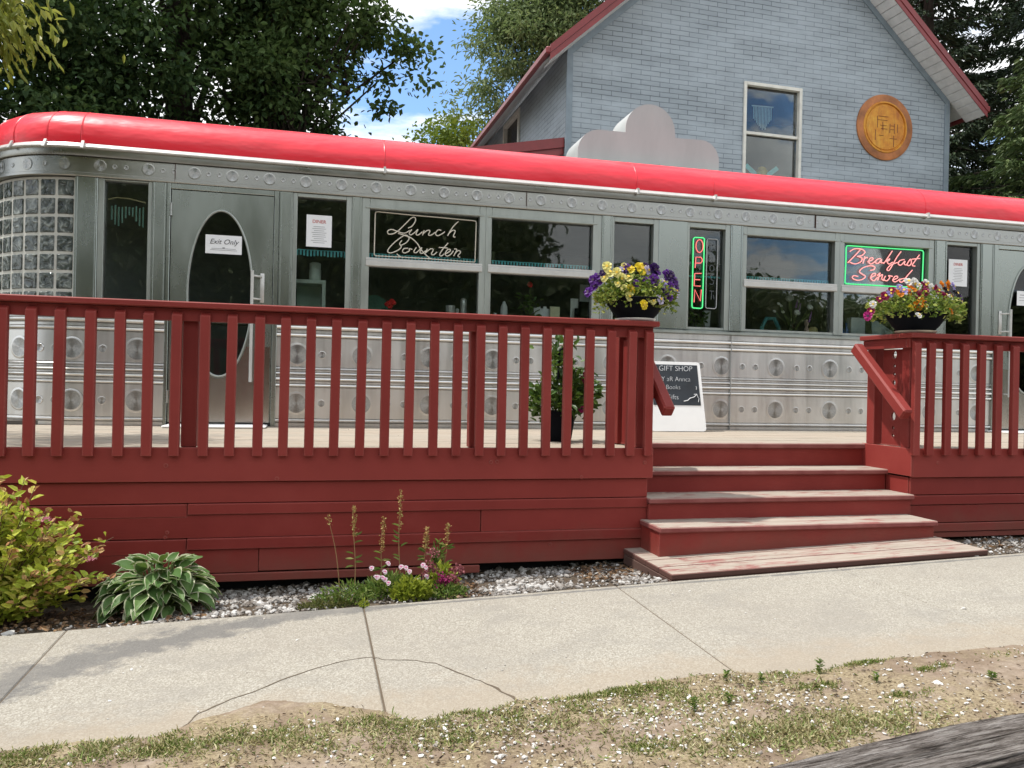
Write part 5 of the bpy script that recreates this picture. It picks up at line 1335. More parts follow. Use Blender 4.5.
# ------------------------------------------------------------------ plants in the bed
def bz(x, y): return float(bed_z(np.array(x), np.array(y)))
# golden spirea
t = thing('spirea_bush', 'yellow green bush with rusty tips and pink flower heads at the left edge', 'bush', (-1.55, 4.72, bz(-1.55, 4.72)))
r = np.random.default_rng(9)
M_spl = foliage('golden_leaf', [(0, (.22, .30, .03)), (.45, (.42, .50, .06)), (.8, (.58, .60, .10)), (1, (.62, .54, .15))], .35, tcol=(.5, .5, .05))
M_spt = foliage('rusty_leaf_tip', [(0, (.36, .15, .075)), (.5, (.50, .27, .13)), (1, (.56, .40, .17))], .3, tcol=(.5, .25, .1))
tips = []
b = MB(); L1 = []; L2 = []
base = Vector((-1.60, 4.70, bz(-1.60, 4.70)))
for k in range(210):
    a = r.uniform(0, 2*PI); cz_ = r.uniform(-.05, 1.0); sn_ = math.sqrt(max(0, 1-cz_*cz_)); R_ = r.uniform(.62, 1.05)
    d = Vector((sn_*math.cos(a)*.60, sn_*math.sin(a)*.40, .20+cz_*.62))*R_
    e = base + d; m = base + Vector((d.x*.5, d.y*.5, d.z*.62))
    pts = [base+Vector((d.x*.10, d.y*.10, 0)), m, e]
    b.tube(pts, [.004, .003, .0016], 4)
    q = 34
    for j in range(q):
        f = .30+.70*j/q; p = pts[0].lerp(m, f*1.6) if f < .6 else m.lerp(e, (f-.6)/.4)
        an = r.uniform(0, 2*PI); dv = (Vector((math.cos(an), math.sin(an), .15+r.normal(0, .3))) + d.normalized()*.5)
        (L2 if (f > .82 and r.random() < .45) else L1).append((p+Vector(r.normal(0, .010, 3)), dv))
    tips.append(e)
b.build('twig', M_twig, t)
for nm, LL, mt, sz in (('foliage', L1, M_spl, .056), ('rusty_foliage', L2, M_spt, .042)):
    P = np.array([p[:] for p, _ in LL]); D = np.array([d[:] for _, d in LL]); n = len(P)
    V, F = leaves(P, D, r.uniform(.7, 1.25, n)*sz, r.uniform(.46, .66, n)*sz, r.normal(size=(n, 3))*.7+np.array((0, -.4, 1))); np_mesh(nm, V, F, mt, t)
M_pink = foliage('pink_spirea_flower', [(0, (.42, .10, .16)), (1, (.62, .26, .32))], .2, tcol=(.6, .2, .3))
vis = sorted([e for e in tips if e.y < 4.75], key=lambda e: e.y)[:30]
for e in vis[::6][:5] + [Vector((-1.27, 4.42, .50)), Vector((-1.10, 4.55, .27))]:
    n = 70; P = np.stack([r.normal(e.x, .014, n), r.normal(e.y, .014, n), e.z+.008+r.normal(0, .005, n)], -1)
    V, F = leaves(P, r.normal(size=(n, 3)), .008, .007); np_mesh('flower_head', V, F, M_pink, t)

# hosta with white leaf margins
t = thing('hosta', 'hosta with broad green leaves edged in white at the foot of the red skirt boards', 'hosta', (-.80, 4.66, bz(-.8, 4.66)))
M_hg = foliage('hosta_green', [(0, (.055, .115, .030)), (.5, (.085, .165, .045)), (1, (.125, .205, .06))], .22, .5, .25)
M_hw = foliage('hosta_white_margin', [(0, (.40, .43, .27)), (1, (.56, .57, .40))], .3, tcol=(.6, .6, .35))
Vs, Fs, Ms = [], [], []; off = 0
r = np.random.default_rng(15); b = MB()
cx, cy = -.79, 4.70; cz = bz(cx, cy)
for k in range(165):
    a = 2.399*k + r.normal(0, .4); q = math.sqrt((k+.5)/165)
    th_ = (.10+1.40*q) + r.normal(0, .07)              # angle from the top of the dome
    ln = r.uniform(.105, .155)*(.85+.2*q); wd = ln*r.uniform(.50, .62)
    dirh = Vector((math.cos(a), math.sin(a)*.85, 0)); dirh.normalize()
    Rx = .215*(.86 if abs(math.sin(a)) > .5 else 1.0)
    p0 = Vector((cx, cy, cz)) + dirh*.03
    p1 = Vector((cx, cy, cz+.02)) + dirh*(Rx*math.sin(th_)) + Vector((0, 0, .235*math.cos(th_)+.03))
    b.tube([p0, (p0+p1)/2+Vector((0, 0, .03)), p1], .0042, 5)
    side = Vector((-dirh.y, dirh.x, 0)).normalized(); nu, nv = 7, 7
    pitch0 = .75-1.15*q+r.normal(0, .22); roll = r.normal(0, .35); yaw_ = r.normal(0, .5)
    dirh = (dirh*math.cos(yaw_)+side*math.sin(yaw_)).normalized(); side = Vector((-dirh.y, dirh.x, 0))
    P = p1.copy(); grid = []
    for i in range(nu):
        s = i/(nu-1); pit = pitch0-.75*s*(.5+.5*q)
        if i: P = P + (dirh*math.cos(pit)+Vector((0, 0, math.sin(pit))))*ln/(nu-1)
        up = (Vector((0, 0, math.cos(pit)))-dirh*math.sin(pit)); sd = side*math.cos(roll)+up*math.sin(roll)
        w = wd*(math.sin(PI*min(1, (s*.93+.07))**.72))*(1 if s < .97 else .12)
        for j in range(nv):
            v = (-1, -.80, -.42, 0, .42, .80, 1)[j]
            grid.append(P + sd*w*.5*v + up*(.13*w*abs(v)**1.5 + .004*math.sin(7*s+3*v)))
    Vs += [g_[:] for g_ in grid]
    for i in range(nu-1):
        for j in range(nv-1):
            o = off+i*nv+j; Fs.append((o, o+1, o+nv+1, o+nv)); Ms.append(1 if j in (0, nv-2) else 0)
    off += nu*nv
b.build('leaf_stalk', M_stem, t)
np_mesh('foliage', Vs, Fs, [M_hg, M_hw], t, Ms, smooth=True)

# low flower patch in front of the deck
M_low = foliage('low_green_leaf', [(0, (.07, .14, .028)), (.5, (.14, .22, .05)), (.8, (.24, .31, .08)), (1, (.36, .36, .14))], .35)
M_lime = foliage('lime_leaf', [(0, (.16, .22, .02)), (1, (.34, .38, .05))], .35, tcol=(.4, .45, .05))
def patch(name, label, cat, cx, cy, rx, ry, h, n, mat, ls, lw, up=.7, seed=1, group=None, extra=None):
    r = np.random.default_rng(seed)
    t = thing(name, label, cat, (cx, cy, bz(cx, cy)), group)
    a = r.uniform(0, 2*PI, n); q = np.sqrt(r.random(n)); x = cx+rx*q*np.cos(a); y = cy+ry*q*np.sin(a)
    z = bed_z(x, y)+ r.random(n)**.8*h*(1-.6*q**2)
    D = np.stack([np.cos(a)*.6+r.normal(0, .5, n), np.sin(a)*.6+r.normal(0, .5, n)-.15, up+r.normal(0, .5, n)], -1)
    V, F = leaves(np.stack([x, y, z], -1), D, r.uniform(.7, 1.3, n)*ls, r.uniform(.7, 1.3, n)*lw, r.normal(size=(n, 3))+np.array((0, -.5, .6)))
    np_mesh('foliage', V, F, mat, t)
    b = MB()
    for k in range(24):
        i = r.integers(0, n); b.tube([(x[i]*.7+cx*.3, y[i]*.7+cy*.3, bz(x[i], y[i])), (x[i], y[i], z[i])], .002, 4)
    b.build('stem', M_stem, t); return t
t = patch('dianthus', 'low clump of pink and white dianthus flowers in the bed below the deck', 'flowers',   .46, 4.62, .19, .13, .125, 800, M_low, .045, .008, .9, 41)
M_dpk = petm('pink_center', (.62, .06, .28)); PMd = petal_mesh('blossom', petm('white_pink_petals', (.78, .62, .68)), M_dpk, .024)
for x, z in ((.335, .185), (.425, .205), (.405, .165), (.375, .120), (.40, .115), (.415, .105), (.43, .095), (.53, .165), (.545, .155), (.62, .19), (.63, .18), (.64, .125), (.58, .11), (.50, .18), (.36, .13)):
    o = bpy.data.objects.new('blossom', PMd); COL.objects.link(o); o.parent = t; o.location = Vector((x, 4.50+random.uniform(-.03, .05), z+.01))-Vector(t.location)
    o.rotation_mode = 'QUATERNION'; o.rotation_quaternion = Vector((random.uniform(-.4, .4), -.8, .7)).to_track_quat('Z', 'Y'); o.scale = (.68, .68, .68)
patch('ground_weed', 'feathery green weed at the left edge of the pink flower clump', 'weed', .20, 4.53, .17, .14, .11, 520, M_low, .035, .006, .5, 42)
patch('ground_weed', 'bright lime leafed weed in front of the pink flower clump', 'weed', .55, 4.46, .10, .06, .12, 420, M_lime, .042, .013, .8, 43)
patch('ground_weed', 'ragged low weeds under the magenta flowers by the gravel', 'weed', .74, 4.52, .13, .10, .07, 600, M_low, .03, .009, .5, 44)
patch('ground_weed', 'sparse dull green weed over the sidewalk edge left of the flower clump', 'weed', .10, 4.42, .15, .05, .05, 380, foliage('dull_leaf', [(0, (.09, .10, .03)), (1, (.18, .17, .06))], .2), .028, .006, .4, 45)
t = patch('magenta_flower', 'magenta and dusky pink flower heads beside the lime leaves in the bed', 'flowers', .745, 4.62, .09, .08, .17, 300, M_lime, .035, .018, .7, 46)
M_mag = foliage('magenta_flower', [(0, (.28, .02, .10)), (1, (.50, .06, .22))], .25, tcol=(.5, .05, .2)); M_dus = foliage('dusky_flower', [(0, (.22, .06, .075)), (1, (.36, .13, .14))], .25, tcol=(.3, .1, .1))
r = np.random.default_rng(50)
for x, z, s, mt in ((.735, .085, .030, M_mag), (.76, .075, .026, M_mag), (.805, .085, .030, M_dus), (.68, .24, .024, M_dus), (.66, .17, .028, M_dus), (.69, .145, .02, M_dus), (.83, .14, .028, M_dus), (.64, .12, .02, M_dus)):
    n = 80; P = np.stack([r.normal(x, s*.6, n), r.normal(4.53, s*.5, n), r.normal(z+.02, s*.5, n)], -1)
    V, F = leaves(P, r.normal(size=(n, 3)), s*.55, s*.42); np_mesh('flower_head', V, F, mt, t)
patch('fern_sprig', 'small upright green fern sprig behind the magenta flowers', 'fern', .735, 4.72, .035, .03, .30, 170, M_low, .05, .012, .9, 47)
# dry dock stalks
M_seed = foliage('dry_seed', [(0, (.30, .17, .06)), (.6, (.46, .32, .12)), (1, (.42, .40, .14))], .25, tcol=(.4, .3, .1))
for k, (x0, x1, z1, zs, lab) in enumerate(((.255, .245, .50, .33, 'dry brown seed stalk left of the others, thickest with seeds'), (.40, .415, .44, .24, 'greenish seed stalk second from the left over the pink flowers'), (.52, .505, .60, .36, 'tallest thin seed stalk over the pink flowers'),
                                 (.655, .665, .37, .25, 'stout pale seed stalk right of the pink flowers'), (.77, .79, .40, .26, 'slim seed stalk farthest right above the magenta flowers'), (.19, .10, .46, .40, 'bare leaning reddish stalk at the left of the flower patch'))):
    t = thing('dock_weed', lab, 'weed', (x0, 4.72, bz(x0, 4.72)), 'dry dock stalks in the flower patch')
    zb = bz(x0, 4.72); r = np.random.default_rng(60+k)
    b = MB(); pp = [(x0+(x1-x0)*s+.008*math.sin(5*s+k), 4.72-.03*s, zb+(z1-zb)*s) for s in np.linspace(0, 1, 9)]; b.tube(pp, [.0035*(1-.6*s) for s in np.linspace(0, 1, 9)], 5); b.build('stalk', M_dry, t)
    n = 18 if k == 5 else 95
    s = r.uniform((zs-zb)/(z1-zb), 1, n); P = np.stack([x0+(x1-x0)*s+r.normal(0, .007, n), 4.72-.03*s+r.normal(0, .007, n), zb+(z1-zb)*s], -1)
    V, F = leaves(P, r.normal(size=(n, 3))+np.array((0, -.3, .4)), r.uniform(.010, .020, n) if k in (0, 3) else r.uniform(.007, .015, n), .010); np_mesh('seed_head', V, F, M_seed, t)
    if k < 5:
        n = 7; s = r.uniform(.3, .7, n); P = np.stack([x0+(x1-x0)*s, 4.72-.03*s, zb+(z1-zb)*s], -1)
        V, F = leaves(P, np.stack([r.choice([-1, 1], n)*1.0, -.3*np.ones(n), r.uniform(-.1, .8, n)], -1), .055, .014); np_mesh('foliage', V, F, M_low, t)

patch('ground_weed', 'tiny green weed sprouting from the sidewalk joint below the flower clump', 'weed', .287, 4.34, .02, .035, .035, 70, M_lime, .02, .006, .6, 48)
# grass and weeds on the verge (uncountable blades)
BL_V = np.array([(0, .5, 0), (0, -.5, 0), (.55, .38, .06), (.55, -.38, .06), (1, .0, -.08)]); BL_F = np.array([(0, 1, 3, 2)]); BL_F2 = np.array([(0, 1, 3, 2), (2, 3, 4, 4)])
def blades(x, y, L, lean_=.6, wid=.0035):
    n = len(x); P = on(x, y, verge_z, -.004)
    D = np.stack([RNG.normal(0, lean_, n), RNG.normal(0, lean_, n), np.ones(n)*.55], -1)
    return leaves(P, D, L*RNG.uniform(.5, 1.3, n), wid*RNG.uniform(.7, 1.4, n), RNG.normal(size=(n, 3)))
def spots(lst):
    X, Y = [], []
    for cx, cy, sx, sy, n in lst:
        n = int(n*1.25)
        x, y = RNG.normal(cx, sx, n), RNG.normal(cy, sy, n); k = y < np.interp(x, ex, ey)+.012; X.append(x[k]); Y.append(y[k])
    return np.concatenate(X), np.concatenate(Y)
def thin(x, y, sd_):
    k = vnoise(x, y, 26, sd_)*1.5 + RNG.normal(0, .3, len(x)) > -.05; return x[k], y[k]
M_gg = foliage('green_grass', [(0, (.09, .14, .03)), (.4, (.17, .22, .055)), (.65, (.30, .31, .11)), (.85, (.46, .41, .20)), (1, (.54, .46, .26))], .3, spec=.1)
M_dg = foliage('dry_grass', [(0, (.28, .23, .12)), (.4, (.46, .41, .22)), (.6, (.56, .52, .32)), (.75, (.26, .31, .11)), (1, (.20, .27, .08))], .25, tcol=(.4, .32, .14), spec=.1)
gs = [(-.85, 2.93, .16, .04, 2600), (-.5, 2.90, .14, .05, 2600), (-.2, 2.88, .12, .05, 1300), (.12, 2.80, .14, .05, 800), (.40, 2.82, .06, .04, 900), (.60, 2.92, .07, .022, 1300), (.68, 2.80, .06, .03, 900), (.62, 2.72, .04, .02, 400), (1.20, 2.92, .09, .025, 1900), (1.30, 2.85, .07, .03, 1100), (1.02, 2.90, .06, .02, 600),
      (1.10, 2.47, .05, .025, 900), (2.28, 2.93, .05, .012, 800), (1.94, 2.77, .045, .022, 1000), (2.22, 2.60, .045, .015, 800), (2.45, 2.78, .03, .012, 200), (2.55, 2.80, .02, .01, 150), (1.0, 2.55, .12, .06, 500), (.83, 2.74, .02, .015, 300), (2.9, 2.85, .05, .02, 200), (1.6, 2.42, .2, .05, 900)]
gs += [(.95, 2.80, .10, .03, 700), (.45, 2.70, .10, .05, 900), (1.75, 2.55, .14, .05, 900), (.25, 2.90, .08, .03, 500), (1.45, 2.75, .08, .04, 600), (1.95, 2.9, .12, .02, 400)]
x, y = spots(gs); x, y = thin(x, y, 33); V, F = blades(x, y, .018, .7, .0024); tag(np_mesh('verge_grass', V, F, M_gg), 'short green grass tufts growing along the sandy verge', 'grass', kind='stuff')
ds = [(-.7, 2.9, .35, .05, 2600), (.1, 2.80, .28, .07, 2600), (1.75, 2.42, .18, .07, 3000), (1.45, 2.45, .16, .06, 2000), (2.0, 2.42, .12, .05, 1000), (1.5, 2.85, .28, .07, 1300), (.7, 2.75, .28, .1, 2200), (1.15, 2.7, .32, .15, 1800)]
x, y = spots(ds); x, y = thin(x, y, 34); V, F = blades(x, y, .027, .9, .0017); tag(np_mesh('dry_grass', V, F, M_dg), 'dry straw coloured grass on the verge in front of the log', 'grass', kind='stuff')
def weed(x, y, h, lab, seed):
    r = np.random.default_rng(seed); zb = float(verge_z(np.array(x), np.array(y)))
    t = thing('weed_seedling', lab, 'weed', (x, y, zb), 'small weeds on the sandy verge')
    b = MB(); b.tube([(x, y, zb-.005), (x+r.normal(0, .003), y, zb+h)], .0018, 5); b.build('stem', M_stem, t)
    n = int(16+h*500); P = np.stack([np.full(n, x)+r.normal(0, .003, n), np.full(n, y)+r.normal(0, .003, n), zb+h*r.uniform(.15, 1, n)], -1); a = r.uniform(0, 2*PI, n)
    V, F = leaves(P, np.stack([np.cos(a), np.sin(a), .5+r.normal(0, .3, n)], -1), r.uniform(.012, .022, n), .006); np_mesh('foliage', V, F, M_low, t)
for i, (x, y, h, lab) in enumerate(((2.02, 2.87, .055, 'tallest dark weed seedling on the open sand right of the long joint'), (2.17, 2.72, .04, 'small upright weed seedling on the sand above the log'), (1.62, 2.90, .04, 'weed seedling close to the sidewalk edge left of the grass tuft'),
                                    (1.74, 2.84, .032, 'short weed seedling left of the round grass mat'), (2.62, 2.62, .03, 'weed seedling at the far right of the sandy verge'), (1.36, 2.66, .05, 'yellow green weed seedling in the middle of the dirt'), (1.52, 2.70, .04, 'thin weed seedling beside the white chips'))):
    weed(x, y, h, lab, 80+i)

# weathered log in the foreground
lg = thing('log', 'grey weathered log lying along the verge in the bottom right foreground', 'log', (1.9, 1.78, .1))
b = MB(); rows = []; na = 180; ns = 260
A0, A1 = Vector((.30, 1.585, .180)), Vector((3.9, 2.161, .222))
dv = (A1-A0).normalized(); sv = Vector((dv.y, -dv.x, 0)).normalized()*-1; uv = dv.cross(sv)*-1
if uv.z < 0: uv = -uv
rl_ = np.random.default_rng(77); AA = 2*PI*np.arange(na)/na
cr = [(rl_.uniform(0, 2*PI), rl_.uniform(.012, .045), rl_.uniform(.003, .013), rl_.uniform(0, 1), rl_.uniform(.08, .5), rl_.uniform(-.25, .25), rl_.uniform(0, 6.3)) for _ in range(150)]
for i in range(ns+1):
    s = i/ns; c = A0.lerp(A1, s)
    R_ = .116+.006*math.sin(7*s)+.004*math.sin(19*s+1) + .0045*np.sin(5*AA+2.5*s)+.003*np.sin(11*AA-4*s+1)+.0016*np.sin(47*AA+3*s)+.0012*np.sin(71*AA-5*s)
    for a0, w, d, sc_, ls, dr, ph in cr:
        e = math.exp(-((s-sc_)/ls)**2)
        if e < .03: continue
        da = (AA-(a0+dr*(s-sc_)+.02*math.sin(30*s+ph))+PI) % (2*PI)-PI
        R_ = R_ - d*e*np.exp(-(da/w)**2)
    R_ = R_ + rl_.normal(0, .0006, na)
    rows.append([c+sv*float(q*math.cos(a))+uv*float(q*math.sin(a)) for q, a in zip(R_, AA)])
VL = np.array([[p[:] for p in row] for row in rows]); ii = np.arange((ns+1)*na).reshape(ns+1, na); jj = np.roll(ii, -1, axis=1)
FL = np.stack([ii[:-1], jj[:-1], jj[1:], ii[1:]], -1).reshape(-1, 4)
VL = VL.reshape(-1, 3)
np_mesh('timber', VL, FL, M_log, lg, smooth=True)
b.bm.faces.new([b.bm.verts.new(p) for p in rows[0]]); b.bm.faces.new([b.bm.verts.new(p) for p in rows[-1][::-1]])
b.build('sawn_end', M_log, lg)
b = MB()
for s in (.1, .85):
    c = A0.lerp(A1, s); b.tube([(c.x, c.y-.02, -.30), (c.x, c.y-.02, c.z-.05)], .05, 10)
b.build('post', M_log, lg)

# ------------------------------------------------------------------ trees
def tree(name, label, base, th, tr, lobes, nclus, per, lsize, lwid, mat, seed, sig=.32, group='trees behind the diner', droop=.25, barkm=None, trunk_lean=(0, 0), tv=LEAF_V, tf=LEAF_F, limbs=26, shell=.55):
    """lobes: (cx,cy,cz,rx,ry,rz) relative to the base; leaves gather in clumps at the twig ends"""
    r = np.random.default_rng(seed)
    t = thing(name, label, 'tree', base, group); B = np.array(base)
    lob = np.array(lobes); vol = lob[:, 3]*lob[:, 4]*lob[:, 5]; i = r.choice(len(lob), nclus, p=vol/vol.sum())
    d = unit(r.normal(size=(nclus, 3))); q = (shell + (1-shell)*r.random(nclus))**(1/1.0); q = np.where(r.random(nclus) < .3, r.random(nclus)**.5, q)
    C = B + lob[i, :3] + d*lob[i, 3:]*q[:, None]
    b = MB()
    top = B+np.array((trunk_lean[0], trunk_lean[1], th)); tp = [B + (top-B)*s + np.array((.12*math.sin(3*s+seed), .1*math.sin(4*s), 0)) for s in np.linspace(0, 1, 8)]
    b.tube([tuple(p) for p in tp], [tr*(1-.75*s)+.02 for s in np.linspace(0, 1, 8)], 9)
    for k in range(limbs):
        c = C[r.integers(0, nclus)]; s = min(.95, max(.18, (c[2]-B[2])/th*.62)); p0 = B+(top-B)*s
        m = p0*.5+c*.5 + np.array((0, 0, .12*np.linalg.norm(c-p0))) ; rr_ = tr*.34*(1-s*.5)
        b.tube([tuple(p0), tuple(p0*.75+m*.25+np.array((0, 0, .05))), tuple(m), tuple(c)], [rr_, rr_*.75, rr_*.45, .012], 6)
        for j in range(3):
            c2 = C[np.argsort(((C-m)**2).sum(1))[r.integers(1, 14)]]; b.tube([tuple(m), tuple((m+c2)/2+r.normal(0, .08, 3)), tuple(c2)], [rr_*.4, rr_*.25, .006], 5)
    b.build('trunk', barkm or M_bark, t, smooth=50)
    n = nclus*per; k = np.repeat(np.arange(nclus), per); sg = sig*r.uniform(.6, 1.4, nclus)[k]
    P = C[k] + r.normal(size=(n, 3))*np.stack([sg, sg, sg*.6], -1)
    D = unit(P-C[k])*.7 + r.normal(size=(n, 3))*.6 + np.array((0, 0, -droop))
    V, F = leaves(P, D, lsize*r.uniform(.6, 1.3, n), lwid*r.uniform(.6, 1.3, n), r.normal(size=(n, 3))*.6+np.array((0, -.15, 1.0)), tv, tf)
    np_mesh('crown', V, F, mat, t)
    return t
M_oak = foliage('dark_broad_leaf', [(0, (.026, .050, .021)), (.6, (.044, .079, .030)), (1, (.085, .130, .047))], .24, .6, .10, (.10, .20, .03))
M_oak2 = foliage('mid_broad_leaf', [(0, (.045, .078, .028)), (.6, (.075, .12, .040)), (1, (.12, .17, .06))], .28, .6, .10, (.13, .24, .04))
tree('broadleaf_tree', 'dark dense broadleaf tree behind the left end of the diner', (-6.6, 13.2, -.2), 9.5, .34, [(0, 0, 6.6, 3.6, 2.4, 3.8), (2.4, -.4, 5.4, 2.4, 1.8, 2.4), (-2.5, -.5, 5.0, 2.6, 2.0, 3.0), (.3, .5, 10, 3.4, 2.6, 2.4)], 185, 330, .108, .068, M_oak, 101, .32)
tree('broadleaf_tree', 'tall dark spreading tree behind the middle of the red roof', (-2.3, 14.6, -.2), 10.5, .36, [(0, 0, 7.2, 3.0, 2.4, 3.9), (1.4, -.3, 7.3, 1.2, 1.3, 1.3), (-1.8, -.4, 5.0, 2.2, 1.8, 2.4), (.6, 0, 10.5, 2.8, 2.4, 2.3)], 170, 330, .108, .068, M_oak, 102, .32)
tree('broadleaf_tree', 'leafy tree reaching right into the blue sky gap', (-.6, 13.6, -.2), 8.6, .18, [(1.40, 0, 6.80, .95, .9, .62), (.65, 0, 7.9, 1.05, 1.0, 1.1), (.0, 0, 6.1, 1.0, 1.0, .8), (1.20, 0, 5.85, .7, .6, .35), (-.4, 0, 6.8, 1.2, 1.1, 1.4)], 105, 105, .115, .074, M_oak2, 103, .18)
tree('broadleaf_tree', 'shadowy tree far left behind the rounded end of the diner', (-9.5, 11.8, -.2), 9.0, .30, [(0, 0, 5.5, 2.8, 2.2, 3.6), (1.9, 0, 3.6, 2.3, 1.7, 2.2), (.8, 0, 8.6, 2.6, 2.0, 2.0)], 150, 270, .108, .068, M_oak, 104, .32)
M_wil = foliage('grey_green_willow_leaf', [(0, (.09, .14, .055)), (.5, (.16, .215, .095)), (1, (.26, .31, .15))], .4, .5, .15, (.2, .28, .08))
tree('willow_tree', 'airy grey green willow like tree rising behind the roof of the house', (7.05, 25.5, -.3), 15.5, .40, [(0, 0, 12.4, 2.1, 2.0, 3.4), (-1.4, 0, 10.2, 1.35, 1.4, 1.6), (1.6, 0, 14.6, 2.8, 2.2, 2.8), (-1.3, 0, 8.0, 1.3, 1.4, 1.4), (2.6, 0, 11.5, 2.0, 1.8, 2.6), (-1.1, 0, 13.4, .9, .9, 1.0)], 360, 120, .19, .058, M_wil, 105, .36, droop=.5)
M_yg = foliage('fresh_green_leaf', [(0, (.08, .13, .016)), (.6, (.14, .20, .025)), (1, (.22, .27, .05))], .3, .5, .15)
tree('leafy_tree', 'rounded fresh green tree low in the gap left of the house', (3.4, 22.0, -.3), 6.6, .20, [(.2, 0, 7.3, 1.1, 1.1, 1.65), (-.9, 0, 6.7, .95, 1.0, 1.2), (1.1, 0, 6.3, 1.0, 1.0, 1.4), (0, 0, 5.2, 1.9, 1.2, 1.4)], 210, 95, .13, .08, M_yg, 106, .27, shell=.7)
# near branch hanging in at the top left corner
M_ch = foliage('yellow_green_long_leaf', [(0, (.14, .18, .03)), (.5, (.25, .29, .06)), (1, (.36, .37, .10))], .4, .45, .35, (.35, .38, .05))
tree('cherry_tree', 'near tree with long drooping yellow green leaves in the top left corner', (-4.25, 5.9, -.15), 5.2, .13, [(1.80, .1, 3.80, .42, .30, .30)]*24+[(2.02, .1, 3.62, .16, .2, .12)]*20+[(1.0, 0, 4.3, .8, .6, .5), (-.2, 0, 4.6, 1.3, 1.1, 1.0)], 90, 85, .085, .030, M_ch, 107, .17, group='trees beside the diner', droop=1.3, limbs=14)

def spruce(base, label, H, R_, seed, mat, z0=.8, nb=110, dens=1.0):
    r = np.random.default_rng(seed); t = thing('spruce_tree', label, 'tree', base, 'dark spruces right of the house'); B = Vector(base)
    b = MB(); b.tube([B, B+Vector((0, 0, H))], [.26, .03], 9); P = []; D = []; L = []
    for k in range(nb):
        h = z0+(H-z0)*(k+r.random())/nb; f = 1-(h-z0)/(H-z0+.5); a = 2.4*k+r.normal(0, .3); ln = R_*f**.8*r.uniform(.7, 1.1)+.25
        d = Vector((math.cos(a), math.sin(a), 0)); pts = []
        for s in np.linspace(0, 1, 7): pts.append(B+Vector((0, 0, h))+d*ln*s+Vector((0, 0, -ln*.42*s**1.2+ln*.22*s**3)))
        b.tube(pts, [.035*f+.012]+[(.03*f+.008)*(1-.8*s) for s in np.linspace(.15, 1, 6)], 5)
        sd = Vector((-d.y, d.x, 0)); m = int(330*ln/2.4*dens)
        for j in range(m):
            s = r.uniform(.12, 1)**.8; i0 = min(5, int(s*6)); p = pts[i0].lerp(pts[i0+1], s*6-i0)
            w = .42*(1-s)+.20; off = r.normal(0, .45)*w; p = p+sd*off+Vector((0, 0, -abs(off)*.35-abs(r.normal(0, .09))))
            dd = d*.65+sd*(1.0 if off > 0 else -1.0)*r.uniform(.2, 1)+Vector((0, 0, -.45+r.normal(0, .3))); P.append(p[:]); D.append(dd[:]); L.append(r.uniform(.10, .20))
    b.build('trunk', M_bark, t)
    P = np.array(P); V, F = leaves(P, np.array(D), np.array(L), np.array(L)*.36, RNG.normal(size=(len(P), 3))*.5+np.array((0, 0, 1)))
    np_mesh('crown', V, F, mat, t)
M_spr = foliage('dark_spruce', [(0, (.018, .033, .018)), (.6, (.032, .052, .026)), (1, (.056, .082, .038))], .08, .55, .25, (.05, .09, .02))
M_spr2 = foliage('lit_spruce', [(0, (.05, .085, .03)), (.6, (.085, .13, .042)), (1, (.14, .18, .07))], .12, .55, .25, (.08, .12, .03))
spruce((14.3, 16.6, .3), 'tall dark spruce right behind the house eave', 16, 3.0, 201, M_spr, nb=130)
spruce((17.4, 16.4, .4), 'tall dark spruce at the right edge behind the diner', 16, 3.2, 202, M_spr, nb=130)
spruce((13.7, 12.6, .3), 'nearer lighter spruce with drooping boughs at the right edge above the red roof', 7.6, 2.6, 203, M_spr2, z0=3.0, nb=60)
spruce((21.0, 20.0, .4), 'farthest dark spruce filling the gap at the right edge', 18, 3.8, 204, M_spr, nb=110)
spruce((17.4, 21.5, .4), 'dark spruce deep behind the house roof on the right', 20, 3.8, 205, M_spr, nb=110)
spruce((15.7, 19.0, .4), 'dark spruce between the eave spruce and the right edge', 19, 3.4, 206, M_spr, nb=120)
# woods behind the viewer: they darken the window and steel reflections
Vt, Ft = [], []; o = 0
r = np.random.default_rng(300)
M_wood = foliage('far_wood_leaf', [(0, (.06, .10, .045)), (.5, (.14, .18, .08)), (1, (.26, .28, .16))], .25)
n = 90000
x = r.uniform(-60, 95, n); top = np.where(x < 16, 15.0, 9.2) + 2.0*vnoise(x, x*0, .35, 5) + 1.2*vnoise(x, x*0, 1.3, 6)
P = np.stack([x, r.uniform(-44, -36, n), r.random(n)**.75*top - .5], -1)
V, F = leaves(P, r.normal(size=(n, 3)), r.uniform(.30, .6, n), r.uniform(.22, .4, n))
cx_ = np.linspace(-62, 97, 160); ct = np.where(cx_ < 16, 14.2, 8.4) + 2.0*vnoise(cx_, cx_*0, .35, 5) + 1.2*vnoise(cx_, cx_*0, 1.3, 6)
CV = np.stack([np.stack([cx_, np.full(160, -41.0), np.full(160, -2.0)], -1), np.stack([cx_, np.full(160, -41.5), ct], -1), np.stack([cx_, np.full(160, -60.0), ct-1], -1)], 0); ii = np.arange(480).reshape(3, 160)+len(V)
CF = np.stack([ii[:-1, :-1], ii[:-1, 1:], ii[1:, 1:], ii[1:, :-1]], -1).reshape(-1, 4); V = np.concatenate([V, CV.reshape(-1, 3)]); F = np.concatenate([F, CF])
tag(np_mesh('far_woods', V, F, M_wood), 'wood across the road that darkens the reflections in the diner windows', 'wood', kind='stuff')

